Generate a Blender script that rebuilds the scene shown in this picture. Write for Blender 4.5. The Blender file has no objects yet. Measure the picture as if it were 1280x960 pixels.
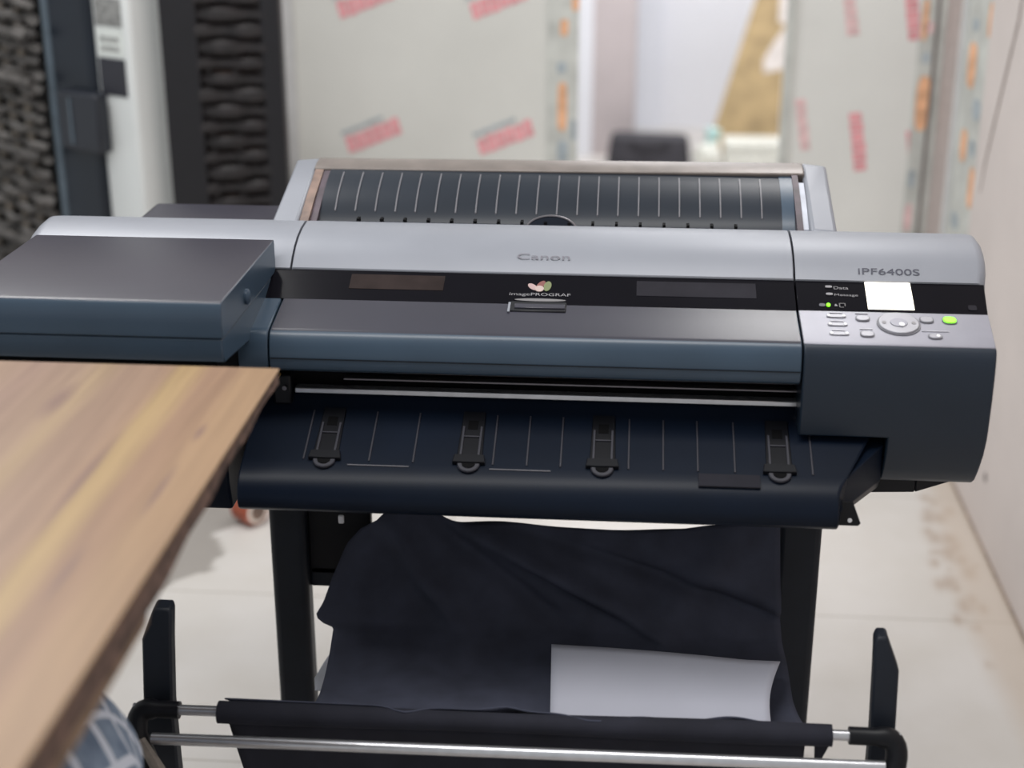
import bpy, bmesh, math, random
from mathutils import Vector, Matrix
random.seed(7)
PI = math.pi
C = bpy.context.scene.collection
SC = bpy.context.scene

# ------------------------------------------------------------------ camera, world, lights
cam = bpy.data.cameras.new('camera')
cam.lens = 53.35; cam.sensor_width = 36.0; cam.clip_start = 0.05
cam.dof.use_dof = True; cam.dof.focus_distance = 2.05; cam.dof.aperture_fstop = 2.2
cam_o = bpy.data.objects.new('camera', cam); C.objects.link(cam_o)
cam_o.location = (0, 0, 1.56)
cam_o.rotation_euler = (math.radians(90 - 20.815), 0, math.radians(4.53))
SC.camera = cam_o

world = bpy.data.worlds.new('world'); SC.world = world
world.use_nodes = True
bg = world.node_tree.nodes['Background']
bg.inputs['Color'].default_value = (0.93, 0.97, 1.0, 1)
bg.inputs['Strength'].default_value = 0.56

SC.view_settings.view_transform = 'Standard'
SC.view_settings.look = 'None'
SC.view_settings.gamma = 1.0
SC.view_settings.use_curve_mapping = False
SC.view_settings.exposure = 0.0

def area(name, loc, target, sx, sy, power, col=(1, 1, 1)):
    l = bpy.data.lights.new(name, 'AREA'); l.shape = 'RECTANGLE'; l.size = sx; l.size_y = sy
    l.energy = power; l.color = col
    o = bpy.data.objects.new(name, l); C.objects.link(o); o.location = loc
    o.rotation_euler = (Vector(target) - Vector(loc)).to_track_quat('-Z', 'Y').to_euler()
    return o
area('ceiling_lamp_workshop', (-0.55, 1.25, 2.8), (-0.6, 1.35, 0), 2.4, 0.14, 42, (1.0, 0.98, 0.96))
area('fill_light_side', (-1.5, 3.1, 2.8), (-1.15, 2.9, 0), 0.14, 1.1, 28, (1.0, 0.99, 0.98))  # unseen area light added to brighten the floor at the left
area('sheen_light_doorway', (0.52, 3.72, 2.75), (0.35, 2.4, 0.6), 0.5, 0.5, 13, (1.0, 0.98, 0.97))  # unseen area light added for the sheen on the shelf's right part
area('ceiling_lamp_next_room', (0.3, 6.2, 2.8), (0.3, 6.6, 0), 1.6, 1.2, 70, (1.0, 0.99, 1.0))

# ------------------------------------------------------------------ materials
def lin(c):
    c /= 255.0
    return c / 12.92 if c <= 0.04045 else ((c + 0.055) / 1.055) ** 2.4
def rgb(r, g, b): return (lin(r), lin(g), lin(b), 1)

def mat(name, col, rough=0.5, metal=0.0, spec=0.5, emit=None, estr=0.0, var=0.0, vscale=30, bump=0.0, bscale=200, coat=0.0):
    m = bpy.data.materials.new(name); m.use_nodes = True
    nt = m.node_tree; b = nt.nodes['Principled BSDF']
    b.inputs['Base Color'].default_value = rgb(*col)
    b.inputs['Roughness'].default_value = rough; b.inputs['Metallic'].default_value = metal
    b.inputs['Specular IOR Level'].default_value = spec
    b.inputs['Coat Weight'].default_value = coat
    if emit:
        b.inputs['Emission Color'].default_value = rgb(*emit); b.inputs['Emission Strength'].default_value = estr
    tc = nt.nodes.new('ShaderNodeTexCoord')
    if var:
        n = nt.nodes.new('ShaderNodeTexNoise'); n.inputs['Scale'].default_value = vscale; n.inputs['Detail'].default_value = 5
        nt.links.new(tc.outputs['Object'], n.inputs['Vector'])
        r = nt.nodes.new('ShaderNodeValToRGB')
        r.color_ramp.elements[0].position = 0.3; r.color_ramp.elements[1].position = 0.7
        r.color_ramp.elements[0].color = rgb(*[max(0, x * (1 - var)) for x in col])
        r.color_ramp.elements[1].color = rgb(*[min(255, x * (1 + var)) for x in col])
        nt.links.new(n.outputs['Fac'], r.inputs['Fac']); nt.links.new(r.outputs['Color'], b.inputs['Base Color'])
    if bump:
        n2 = nt.nodes.new('ShaderNodeTexNoise'); n2.inputs['Scale'].default_value = bscale; n2.inputs['Detail'].default_value = 3
        nt.links.new(tc.outputs['Object'], n2.inputs['Vector'])
        bp = nt.nodes.new('ShaderNodeBump'); bp.inputs['Strength'].default_value = bump; bp.inputs['Distance'].default_value = 0.002
        nt.links.new(n2.outputs['Fac'], bp.inputs['Height']); nt.links.new(bp.outputs['Normal'], b.inputs['Normal'])
    return m

M = dict(
    silver=mat('silver_plastic', (131, 134, 142), 0.42, 0.1, 0.45, var=0.02, vscale=8, bump=0.03, bscale=900),
    slate=mat('slate_plastic', (47, 46, 56), 0.3, 0.0, 0.45, var=0.03, vscale=9, bump=0.04, bscale=900),
    navy=mat('navy_plastic', (53, 69, 85), 0.34, 0.0, 0.45, var=0.05, vscale=7, bump=0.03, bscale=900),
    console=mat('console_plastic', (24, 35, 48), 0.4, 0.0, 0.4, var=0.05, vscale=7, bump=0.03, bscale=900),
    tray=mat('dark_tray_plastic', (13, 21, 34), 0.38, 0.0, 0.14, var=0.08, vscale=9, bump=0.03, bscale=800),
    patch=mat('matt_tape', (36, 36, 43), 0.8, 0, 0.2, var=0.05),
    trayrib=mat('tray_rib', (46, 46, 54), 0.45, var=0.05),
    black=mat('black_plastic', (15, 16, 21), 0.42, 0, 0.25, var=0.08, vscale=12),
    deep=mat('deep_black', (7, 7, 9), 0.7, 0, 0.1, var=0.1),
    gloss=mat('gloss_black_window', (15, 14, 19), 0.2, 0, 0.06, var=0.05, vscale=15),
    pane1=mat('gloss_brown', (45, 38, 37), 0.2, 0, 0.06, var=0.12, vscale=25),
    pane2=mat('gloss_grey', (42, 41, 46), 0.2, 0, 0.06, var=0.06, vscale=25),
    roll=mat('roll_cover_dark', (30, 36, 45), 0.36, 0.0, 0.25, var=0.06, vscale=8),
    rollrib=mat('roll_rib', (98, 97, 102), 0.4, var=0.05),
    amber=mat('brown_roll_holder', (112, 92, 82), 0.45, var=0.25, vscale=30),
    purple=mat('dark_purple_holder', (62, 50, 58), 0.45, var=0.25, vscale=40),
    warmgrey=mat('warm_grey_edge', (114, 106, 101), 0.35, 0.1, var=0.06),
    steel=mat('steel_rod', (200, 200, 204), 0.28, 0.85, var=0.03, vscale=60),
    greyrod=mat('grey_rail', (120, 116, 120), 0.3, 0.7, var=0.05),
    panel=mat('control_panel_grey', (128, 128, 138), 0.36, 0.2, var=0.02, bump=0.03, bscale=900),
    button=mat('button_grey', (140, 140, 147), 0.35, 0.2, var=0.03),
    buttondark=mat('button_rim', (84, 84, 92), 0.4, var=0.03),
    white=mat('white_print', (225, 225, 228), 0.5, var=0.02),
    caption=mat('caption_print', (176, 176, 184), 0.5, var=0.02),
    greyprint=mat('grey_print', (56, 57, 72), 0.5, var=0.03),
    palegrey=mat('pale_grey_print', (128, 126, 130), 0.5, 0.0, var=0.05),
    badge=mat('badge_metal', (116, 114, 122), 0.4, 0.3, var=0.05),
    dimprint=mat('dim_print', (112, 110, 112), 0.5, var=0.05),
    green=mat('green_lamp', (120, 220, 40), 0.3, emit=(130, 255, 30), estr=1.1, var=0.02),
    lcd=mat('lcd_screen', (250, 246, 232), 0.3, emit=(255, 247, 228), estr=2.2, var=0.005),
    cloth=mat('black_cloth', (64, 67, 81), 0.85, spec=0.25, var=0.1, vscale=18, bump=0.25, bscale=1200),
    sleeve=mat('black_sleeve_cloth', (38, 39, 48), 0.85, spec=0.25, var=0.1, vscale=18, bump=0.25, bscale=1200),
    lining=mat('grey_lining', (186, 190, 200), 0.8, var=0.06),
    paper=mat('paper', (176, 178, 190), 0.75, var=0.015, vscale=8),
    legmat=mat('stand_leg', (24, 29, 38), 0.5, 0.0, 0.3, var=0.1, vscale=20),
    edgewood=mat('raw_wood_edge', (84, 66, 58), 0.9, var=0.4, vscale=60, bump=0.8, bscale=120),
    beamwood=mat('raw_wood_beam', (128, 106, 86), 0.85, var=0.2, vscale=25, bump=0.5, bscale=90),
    wall=mat('painted_plaster', (212, 203, 199), 0.75, var=0.03, vscale=2.5, bump=0.08, bscale=40),
    board=mat('plasterboard', (218, 218, 213), 0.7, var=0.025, vscale=2.5),
    boardb=mat('plasterboard_pale', (226, 226, 222), 0.7, var=0.025, vscale=2.5),
    tape=mat('joint_tape', (198, 200, 195), 0.6, var=0.07, vscale=14),
    pink=mat('pink_ink', (232, 160, 166), 0.7, var=0.1, vscale=40),
    palepink=mat('pale_pink_ink', (230, 196, 196), 0.7, var=0.1, vscale=40),
    orange=mat('orange_ink', (232, 178, 140), 0.7, var=0.12, vscale=30),
    teal=mat('blue_grey_ink', (166, 176, 182), 0.7, var=0.1, vscale=30),
    edgewhite=mat('white_edge_trim', (206, 206, 206), 0.6, var=0.02),
    taupe=mat('taupe_joint', (184, 172, 168), 0.8, var=0.05),
    cable=mat('pale_wall_cable', (176, 166, 162), 0.7, var=0.05),
    grout=mat('dusty_joint', (150, 134, 122), 0.8, var=0.12),
    darkgap=mat('dark_joint', (120, 110, 108), 0.8, var=0.1),
    farwall=mat('bright_white_wall', (232, 233, 238), 0.6, var=0.01, vscale=2),
    farwall2=mat('white_door', (226, 228, 235), 0.5, var=0.01, vscale=2),
    jamb=mat('jamb_paint', (192, 182, 182), 0.7, var=0.03, vscale=3),
    card=mat('cardboard', (184, 160, 120), 0.8, var=0.1, vscale=10),
    cardpale=mat('cardboard_pale', (226, 218, 212), 0.7, var=0.05),
    bag=mat('black_bag', (48, 46, 52), 0.6, var=0.15, vscale=15),
    whitebag=mat('white_plastic_bag', (226, 226, 216), 0.6, var=0.05),
    cyan=mat('pale_cyan_plastic', (190, 226, 222), 0.5, var=0.05),
    fridge=mat('white_enamel', (220, 223, 222), 0.4, var=0.015, vscale=3),
    fridgedark=mat('dark_blue_door', (22, 29, 39), 0.3, 0.1, var=0.12, vscale=6),
    greyblue=mat('grey_blue', (92, 104, 114), 0.35, 0.3, var=0.06),
    handle=mat('handle_black', (34, 37, 45), 0.4, var=0.05),
    sticker=mat('sticker_black', (42, 42, 50), 0.5, var=0.05),
    stickergrey=mat('sticker_grey_print', (128, 128, 126), 0.6, var=0.3, vscale=90),
    stickerwhite=mat('sticker_white', (216, 220, 216), 0.6, var=0.02),
    rattan=mat('black_rattan', (33, 29, 30), 0.5, var=0.3, vscale=40),
    rattanbrown=mat('brown_rattan_back', (74, 60, 54), 0.8, var=0.35, vscale=26),
    rattanflat=mat('black_frame', (22, 21, 26), 0.5, var=0.06),
    wicker=mat('grey_wicker', (78, 75, 73), 0.6, var=0.35, vscale=25),
    wickerbeige=mat('beige_wicker', (104, 97, 88), 0.7, var=0.35, vscale=22),
    wickerdark=mat('dark_wicker_back', (38, 37, 37), 0.9, var=0.3, vscale=20),
    rust=mat('orange_brown_tape', (150, 72, 48), 0.35, var=0.1),
    rusty=mat('cardboard_core', (226, 214, 204), 0.7, var=0.05),
    strap=mat('grey_brown_strap', (120, 112, 104), 0.6, var=0.15, vscale=60),
    caster=mat('caster_rubber', (30, 30, 32), 0.6, var=0.1),
    amberbit=mat('amber_spacer', (150, 120, 60), 0.4, var=0.1),
)

def floor_material():
    m = bpy.data.materials.new('floor_tiles'); m.use_nodes = True
    nt = m.node_tree; b = nt.nodes['Principled BSDF']; L = nt.links
    b.inputs['Roughness'].default_value = 0.42
    tc = nt.nodes.new('ShaderNodeTexCoord')
    mp = nt.nodes.new('ShaderNodeMapping'); mp.inputs['Location'].default_value = (0.393, -2.80, 0)
    L.new(tc.outputs['Object'], mp.inputs['Vector'])
    br = nt.nodes.new('ShaderNodeTexBrick'); br.offset = 0.0
    br.inputs['Scale'].default_value = 1.0; br.inputs['Brick Width'].default_value = 0.6; br.inputs['Row Height'].default_value = 0.6
    br.inputs['Mortar Size'].default_value = 0.0022; br.inputs['Mortar Smooth'].default_value = 0.3
    br.inputs['Color1'].default_value = rgb(207, 203, 199); br.inputs['Color2'].default_value = rgb(205, 201, 197)
    br.inputs['Mortar'].default_value = rgb(166, 160, 152)
    L.new(mp.outputs['Vector'], br.inputs['Vector'])
    n = nt.nodes.new('ShaderNodeTexNoise'); n.inputs['Scale'].default_value = 5; n.inputs['Detail'].default_value = 6
    L.new(tc.outputs['Object'], n.inputs['Vector'])
    rn = nt.nodes.new('ShaderNodeValToRGB')
    rn.color_ramp.elements[0].position = 0.35; rn.color_ramp.elements[0].color = (0.93, 0.92, 0.9, 1)
    rn.color_ramp.elements[1].position = 0.65; rn.color_ramp.elements[1].color = (1, 1, 1, 1)
    L.new(n.outputs['Fac'], rn.inputs['Fac'])
    mul = nt.nodes.new('ShaderNodeMix'); mul.data_type = 'RGBA'; mul.blend_type = 'MULTIPLY'; mul.inputs[0].default_value = 1
    L.new(br.outputs['Color'], mul.inputs[6]); L.new(rn.outputs['Color'], mul.inputs[7])
    prev = mul.outputs[2]
    for att, col, amt in (('grey_patch', (150, 144, 138), 0.92), ('dust', (150, 122, 98), 0.8), ('dirt', (190, 174, 158), 0.6)):
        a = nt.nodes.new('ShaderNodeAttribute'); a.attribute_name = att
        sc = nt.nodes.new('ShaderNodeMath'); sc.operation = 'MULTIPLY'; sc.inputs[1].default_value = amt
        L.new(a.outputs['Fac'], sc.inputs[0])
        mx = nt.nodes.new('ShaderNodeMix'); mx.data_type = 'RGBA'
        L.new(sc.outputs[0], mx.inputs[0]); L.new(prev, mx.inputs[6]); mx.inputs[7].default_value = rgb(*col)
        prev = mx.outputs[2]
    L.new(prev, b.inputs['Base Color'])
    return m

def wood_material():
    m = bpy.data.materials.new('striped_wood_veneer'); m.use_nodes = True
    nt = m.node_tree; b = nt.nodes['Principled BSDF']; L = nt.links
    b.inputs['Roughness'].default_value = 0.42; b.inputs['Specular IOR Level'].default_value = 0.4
    g = nt.nodes.new('ShaderNodeNewGeometry')
    sx = nt.nodes.new('ShaderNodeSeparateXYZ'); L.new(g.outputs['Position'], sx.inputs[0])
    mp = nt.nodes.new('ShaderNodeMapping'); mp.inputs['Scale'].default_value = (9, 1.2, 1); L.new(g.outputs['Position'], mp.inputs['Vector'])
    n = nt.nodes.new('ShaderNodeTexNoise'); n.inputs['Scale'].default_value = 2.4; n.inputs['Detail'].default_value = 5
    L.new(mp.outputs['Vector'], n.inputs['Vector'])
    d = nt.nodes.new('ShaderNodeMath'); d.operation = 'MULTIPLY_ADD'; d.inputs[1].default_value = 0.016
    L.new(n.outputs['Fac'], d.inputs[0]); L.new(sx.outputs['X'], d.inputs[2])
    mr = nt.nodes.new('ShaderNodeMapRange'); mr.inputs['From Min'].default_value = -1.0; mr.inputs['From Max'].default_value = -0.38
    L.new(d.outputs[0], mr.inputs['Value'])
    cr = nt.nodes.new('ShaderNodeValToRGB'); L.new(mr.outputs['Result'], cr.inputs['Fac'])
    stops = [(-1.0, (135, 106, 91)), (-0.80, (133, 108, 93)), (-0.70, (137, 114, 95)), (-0.655, (128, 104, 90)), (-0.60, (133, 110, 91)),
             (-0.575, (139, 117, 90)), (-0.55, (128, 104, 86)), (-0.515, (130, 105, 86)), (-0.500, (132, 106, 84)), (-0.488, (147, 123, 84)),
             (-0.470, (145, 120, 84)), (-0.455, (130, 102, 80)), (-0.43, (132, 104, 80)), (-0.415, (139, 112, 84)), (-0.385, (137, 110, 82))]
    e = cr.color_ramp.elements
    for i, (x, c) in enumerate(stops):
        p = (x + 1.0) / 0.62
        el = e[i] if i < 2 else e.new(p)
        el.position = p; el.color = rgb(*c)
    mp2 = nt.nodes.new('ShaderNodeMapping'); mp2.inputs['Scale'].default_value = (60, 2.5, 1); L.new(g.outputs['Position'], mp2.inputs['Vector'])
    n2 = nt.nodes.new('ShaderNodeTexNoise'); n2.inputs['Scale'].default_value = 1.6; n2.inputs['Detail'].default_value = 6
    L.new(mp2.outputs['Vector'], n2.inputs['Vector'])
    r2 = nt.nodes.new('ShaderNodeValToRGB'); L.new(n2.outputs['Fac'], r2.inputs['Fac'])
    r2.color_ramp.elements[0].position = 0.3; r2.color_ramp.elements[0].color = (0.78, 0.74, 0.72, 1)
    r2.color_ramp.elements[1].position = 0.62; r2.color_ramp.elements[1].color = (1.04, 1.03, 1.02, 1)
    mul = nt.nodes.new('ShaderNodeMix'); mul.data_type = 'RGBA'; mul.blend_type = 'MULTIPLY'; mul.inputs[0].default_value = 0.8
    L.new(cr.outputs['Color'], mul.inputs[6]); L.new(r2.outputs['Color'], mul.inputs[7])
    prev = mul.outputs[2]
    # dark heartwood streaks: (x, y, half width, half length)
    for (x0, y0, wx, wy) in ((-0.4255, 1.245, 0.0045, 0.055), (-0.426, 1.385, 0.005, 0.022), (-0.505, 1.26, 0.006, 0.10), (-0.60, 1.46, 0.012, 0.05), (-0.455, 1.08, 0.004, 0.05)):
        vs = nt.nodes.new('ShaderNodeVectorMath'); vs.operation = 'SUBTRACT'; vs.inputs[1].default_value = (x0, y0, 0.97); L.new(g.outputs['Position'], vs.inputs[0])
        vm = nt.nodes.new('ShaderNodeVectorMath'); vm.operation = 'MULTIPLY'; vm.inputs[1].default_value = (1 / wx, 1 / wy, 0); L.new(vs.outputs[0], vm.inputs[0])
        ln = nt.nodes.new('ShaderNodeVectorMath'); ln.operation = 'LENGTH'; L.new(vm.outputs[0], ln.inputs[0])
        mm = nt.nodes.new('ShaderNodeMapRange'); mm.inputs['From Min'].default_value = 0.3; mm.inputs['From Max'].default_value = 1.3
        mm.inputs['To Min'].default_value = 0.6; mm.inputs['To Max'].default_value = 0.0; L.new(ln.outputs['Value'], mm.inputs['Value'])
        mx = nt.nodes.new('ShaderNodeMix'); mx.data_type = 'RGBA'; L.new(mm.outputs['Result'], mx.inputs[0]); L.new(prev, mx.inputs[6])
        mx.inputs[7].default_value = rgb(96, 70, 68); prev = mx.outputs[2]
    L.new(prev, b.inputs['Base Color'])
    return m

def lattice_material():
    m = bpy.data.materials.new('blue_lattice_cloth'); m.use_nodes = True
    nt = m.node_tree; b = nt.nodes['Principled BSDF']; L = nt.links
    b.inputs['Roughness'].default_value = 0.85
    tc = nt.nodes.new('ShaderNodeTexCoord')
    n = nt.nodes.new('ShaderNodeTexNoise'); n.inputs['Scale'].default_value = 7; L.new(tc.outputs['UV'], n.inputs['Vector'])
    r = nt.nodes.new('ShaderNodeValToRGB'); L.new(n.outputs['Fac'], r.inputs['Fac'])
    r.color_ramp.elements[0].position = 0.35; r.color_ramp.elements[0].color = rgb(98, 114, 136)
    r.color_ramp.elements[1].position = 0.65; r.color_ramp.elements[1].color = rgb(130, 146, 166)
    prev = r.outputs['Color']
    for ang, off in ((0.35, 0.0), (-1.15, 0.3)):
        mp = nt.nodes.new('ShaderNodeMapping'); mp.inputs['Rotation'].default_value = (0, 0, ang); mp.inputs['Location'].default_value = (off, 0, 0)
        L.new(tc.outputs['UV'], mp.inputs['Vector'])
        w = nt.nodes.new('ShaderNodeTexWave'); w.wave_type = 'BANDS'; w.bands_direction = 'X'; w.inputs['Scale'].default_value = 1.35
        w.inputs['Distortion'].default_value = 0.35; w.inputs['Detail'].default_value = 0
        L.new(mp.outputs['Vector'], w.inputs['Vector'])
        cr = nt.nodes.new('ShaderNodeValToRGB'); L.new(w.outputs['Fac'], cr.inputs['Fac'])
        cr.color_ramp.elements[0].position = 0.88; cr.color_ramp.elements[0].color = (0, 0, 0, 1)
        cr.color_ramp.elements[1].position = 0.94; cr.color_ramp.elements[1].color = (1, 1, 1, 1)
        mx = nt.nodes.new('ShaderNodeMix'); mx.data_type = 'RGBA'; L.new(cr.outputs['Color'], mx.inputs[0]); L.new(prev, mx.inputs[6])
        mx.inputs[7].default_value = rgb(206, 212, 224); prev = mx.outputs[2]
    L.new(prev, b.inputs['Base Color'])
    return m
M['floor'] = floor_material(); M['wood'] = wood_material(); M['lattice'] = lattice_material()

# ------------------------------------------------------------------ mesh helpers
def total_loc(p):
    v = Vector((0, 0, 0))
    while p is not None:
        v += p.location; p = p.parent
    return v

def obj(name, bm, m, parent=None, local=False, bevel=0.0, seg=2, angle=38, smooth=True, sub=0, solid=0.0):
    """links a bmesh (world coordinates unless local) as ONE mesh object"""
    if parent is not None and not local:
        bmesh.ops.translate(bm, verts=bm.verts, vec=-total_loc(parent))
    me = bpy.data.meshes.new(name); bm.to_mesh(me); bm.free()
    ms = m if isinstance(m, (list, tuple)) else [m]
    for k in ms: me.materials.append(M[k])
    if smooth:
        me.polygons.foreach_set('use_smooth', [True] * len(me.polygons))
        me.set_sharp_from_angle(angle=math.radians(angle))
    o = bpy.data.objects.new(name, me); C.objects.link(o)
    if parent is not None: o.parent = parent
    if solid:
        s = o.modifiers.new('solid', 'SOLIDIFY'); s.thickness = solid; s.offset = 0
    if bevel:
        b = o.modifiers.new('bevel', 'BEVEL'); b.width = bevel; b.segments = seg; b.limit_method = 'ANGLE'; b.angle_limit = math.radians(32)
        b.harden_normals = False
    if sub:
        s = o.modifiers.new('sub', 'SUBSURF'); s.levels = sub; s.render_levels = sub
    return o

def tag(o, label=None, cat=None, group=None, kind=None):
    if label: o['label'] = label
    if cat: o['category'] = cat
    if group: o['group'] = group
    if kind: o['kind'] = kind
    return o

def empty(name, loc, rz=0.0):
    o = bpy.data.objects.new(name, None); C.objects.link(o); o.location = loc; o.rotation_euler = (0, 0, rz)
    o.empty_display_size = 0.1
    return o

def struct(name, bm, m, parent=None, **k):
    o = obj(name, bm, m, parent, **k)
    if parent is None: o['kind'] = 'structure'
    return o

def B(): return bmesh.new()

def box(bm, x0, x1, y0, y1, z0, z1, mi=0):
    vs = [bm.verts.new((x, y, z)) for x in (x0, x1) for y in (y0, y1) for z in (z0, z1)]
    for f in ((0, 1, 3, 2), (4, 6, 7, 5), (0, 4, 5, 1), (2, 3, 7, 6), (0, 2, 6, 4), (1, 5, 7, 3)):
        bm.faces.new([vs[i] for i in f]).material_index = mi
    return vs

def loft(bm, A, Bp, mi=0, caps=True):
    """two closed rings of 3-D points -> solid"""
    a = [bm.verts.new(p) for p in A]; b = [bm.verts.new(p) for p in Bp]; n = len(a); fs = []
    for i in range(n):
        j = (i + 1) % n
        fs.append(bm.faces.new((a[i], a[j], b[j], b[i])))
    if caps:
        fs.append(bm.faces.new(list(reversed(a)))); fs.append(bm.faces.new(b))
    for f in fs: f.material_index = mi
    bmesh.ops.recalc_face_normals(bm, faces=fs)
    return a, b

def prism(bm, prof, x0, x1, mi=0):
    return loft(bm, [(x0, y, z) for y, z in prof], [(x1, y, z) for y, z in prof], mi)

def tube(bm, pts, r, n=12, cap=True, mi=0):
    pts = [Vector(p) for p in pts]; rs = r if isinstance(r, (list, tuple)) else [r] * len(pts)
    rings = []; up = None
    for i, p in enumerate(pts):
        t = (pts[min(i + 1, len(pts) - 1)] - pts[max(i - 1, 0)]).normalized()
        if up is None:
            up = t.orthogonal().normalized()
        else:
            up = (up - t * up.dot(t)).normalized()
        s = t.cross(up)
        rings.append([bm.verts.new(p + (up * math.cos(2 * PI * k / n) + s * math.sin(2 * PI * k / n)) * rs[i]) for k in range(n)])
    fs = []
    for a, b in zip(rings, rings[1:]):
        for k in range(n):
            fs.append(bm.faces.new((a[k], a[(k + 1) % n], b[(k + 1) % n], b[k])))
    if cap:
        fs.append(bm.faces.new(list(reversed(rings[0])))); fs.append(bm.faces.new(rings[-1]))
    for f in fs: f.material_index = mi
    bmesh.ops.recalc_face_normals(bm, faces=fs)

def arc(p0, p1, p2, n=8):
    """quadratic curve through control p1"""
    p0, p1, p2 = map(Vector, (p0, p1, p2))
    return [p0 * (1 - t) ** 2 + p1 * 2 * t * (1 - t) + p2 * t * t for t in [i / n for i in range(n + 1)]]

def frame_box(bm, o, U, V, N, u0, u1, v0, v1, n0, n1, mi=0):
    """box in an oriented frame"""
    vs = [bm.verts.new(o + U * u + V * v + N * n) for u in (u0, u1) for v in (v0, v1) for n in (n0, n1)]
    fs = []
    for f in ((0, 1, 3, 2), (4, 6, 7, 5), (0, 4, 5, 1), (2, 3, 7, 6), (0, 2, 6, 4), (1, 5, 7, 3)):
        fc = bm.faces.new([vs[i] for i in f]); fc.material_index = mi; fs.append(fc)
    bmesh.ops.recalc_face_normals(bm, faces=fs)

def frame_poly(bm, o, U, V, N, pts, n0, n1, mi=0):
    a = [o + U * u + V * v + N * n0 for u, v in pts]; b = [o + U * u + V * v + N * n1 for u, v in pts]
    loft(bm, a, b, mi)

def oval(ru, rv, cu=0, cv=0, n=24, p=2.0):
    out = []
    for k in range(n):
        a = 2 * PI * k / n; c, s = math.cos(a), math.sin(a)
        out.append((cu + ru * math.copysign(abs(c) ** (2 / p), c), cv + rv * math.copysign(abs(s) ** (2 / p), s)))
    return out

def text(name, s, m, o, U, V, width, height, parent, depth=0.0006):
    """lettering lying in the plane of U and V, its lower left corner at o"""
    cu = bpy.data.curves.new(name, 'FONT'); cu.body = s; cu.size = 1.0
    to = bpy.data.objects.new(name + '_tmp', cu); C.objects.link(to)
    dg = bpy.context.evaluated_depsgraph_get(); dg.update()
    me = bpy.data.meshes.new_from_object(to.evaluated_get(dg))
    C.objects.unlink(to); bpy.data.objects.remove(to)
    xs = [v.co.x for v in me.vertices]; ys = [v.co.y for v in me.vertices]
    w = max(xs) - min(xs); h = max(ys) - min(ys); x0, y0 = min(xs), min(ys)
    bm = bmesh.new(); bm.from_mesh(me)
    N = U.cross(V)
    for v in bm.verts:
        v.co = o + U * ((v.co.x - x0) / w * width) + V * ((v.co.y - y0) / h * height) + N * depth
    return obj(name, bm, m, parent, smooth=False)

X = Vector((1, 0, 0))
def surf(a, b):
    """frame on a sloping face from the upper point a to the lower point b (y, z): origin a, V up the slope, N outwards"""
    A = Vector((0, a[0], a[1])); Bv = Vector((0, b[0], b[1]))
    V = (A - Bv).normalized(); N = X.cross(V).normalized()
    return A, Bv, V, N

# ------------------------------------------------------------------ the setting
def in_poly(x, y, P):
    c = False; j = len(P) - 1
    for i in range(len(P)):
        xi, yi = P[i]; xj, yj = P[j]
        if (yi > y) != (yj > y) and x < (xj - xi) * (y - yi) / (yj - yi) + xi: c = not c
        j = i
    return c

def build_floor():
    bm = B()
    # fine grid where the photo shows the floor, large quads elsewhere
    def axis(a, b, fa, fb, step):
        v = [a]
        n = int(round((fb - fa) / step))
        v += [fa + (fb - fa) * i / n for i in range(n + 1)]
        v.append(b); return v
    xs = axis(-3.0, 0.95, -1.15, 0.82, 0.0125); ys = axis(-0.5, 8.0, 2.4, 3.6, 0.0125)
    grid = [[bm.verts.new((x, y, 0)) for x in xs] for y in ys]
    for j in range(len(ys) - 1):
        for i in range(len(xs) - 1):
            bm.faces.new((grid[j][i], grid[j][i + 1], grid[j + 1][i + 1], grid[j + 1][i]))
    pos = [(v.co.x, v.co.y) for v in bm.verts]
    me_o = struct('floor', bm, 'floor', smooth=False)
    me = me_o.data
    S = [(-1.3, 2.76), (-0.991, 2.80), (-0.969, 2.812), (-0.93, 2.862), (-0.885, 2.895), (-0.905, 2.925), (-0.868, 2.985), (-0.89, 3.02), (-0.945, 3.068), (-0.90, 3.11), (-0.842, 3.17), (-0.80, 3.26), (-1.3, 3.3)]  # outline of the darker grey-brown floor patch on the left
    st, du, di = [], [], []
    rnd = random.Random(3)
    blobs = [(rnd.uniform(2.62, 3.4), rnd.gauss(0, 0.020), rnd.uniform(0.006, 0.022)) for _ in range(42)]
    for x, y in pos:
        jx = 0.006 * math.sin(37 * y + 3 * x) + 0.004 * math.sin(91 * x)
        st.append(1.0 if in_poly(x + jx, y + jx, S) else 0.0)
        v = 0.0
        line = 0.735 + 0.02 * math.sin(4 * y) - 0.03 * max(0, y - 3.1)
        if y > 2.4 and x > 0.5:
            for by, bx, br in blobs:
                d2 = ((x - line - bx) ** 2 * 1.6 + (y - by) ** 2 * 0.35) / (br * br)
                if d2 < 4: v = max(v, 0.75 * math.exp(-d2 * 1.1))
        du.append(v)
        di.append(max(0.0, min(1.0, (x - line + 0.02) / 0.05)) if x > 0.5 and 2.4 < y < 3.6 else 0.0)
    for nm, vals in (('grey_patch', st), ('dust', du), ('dirt', di)):
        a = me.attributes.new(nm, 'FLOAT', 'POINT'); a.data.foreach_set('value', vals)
build_floor()

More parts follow.
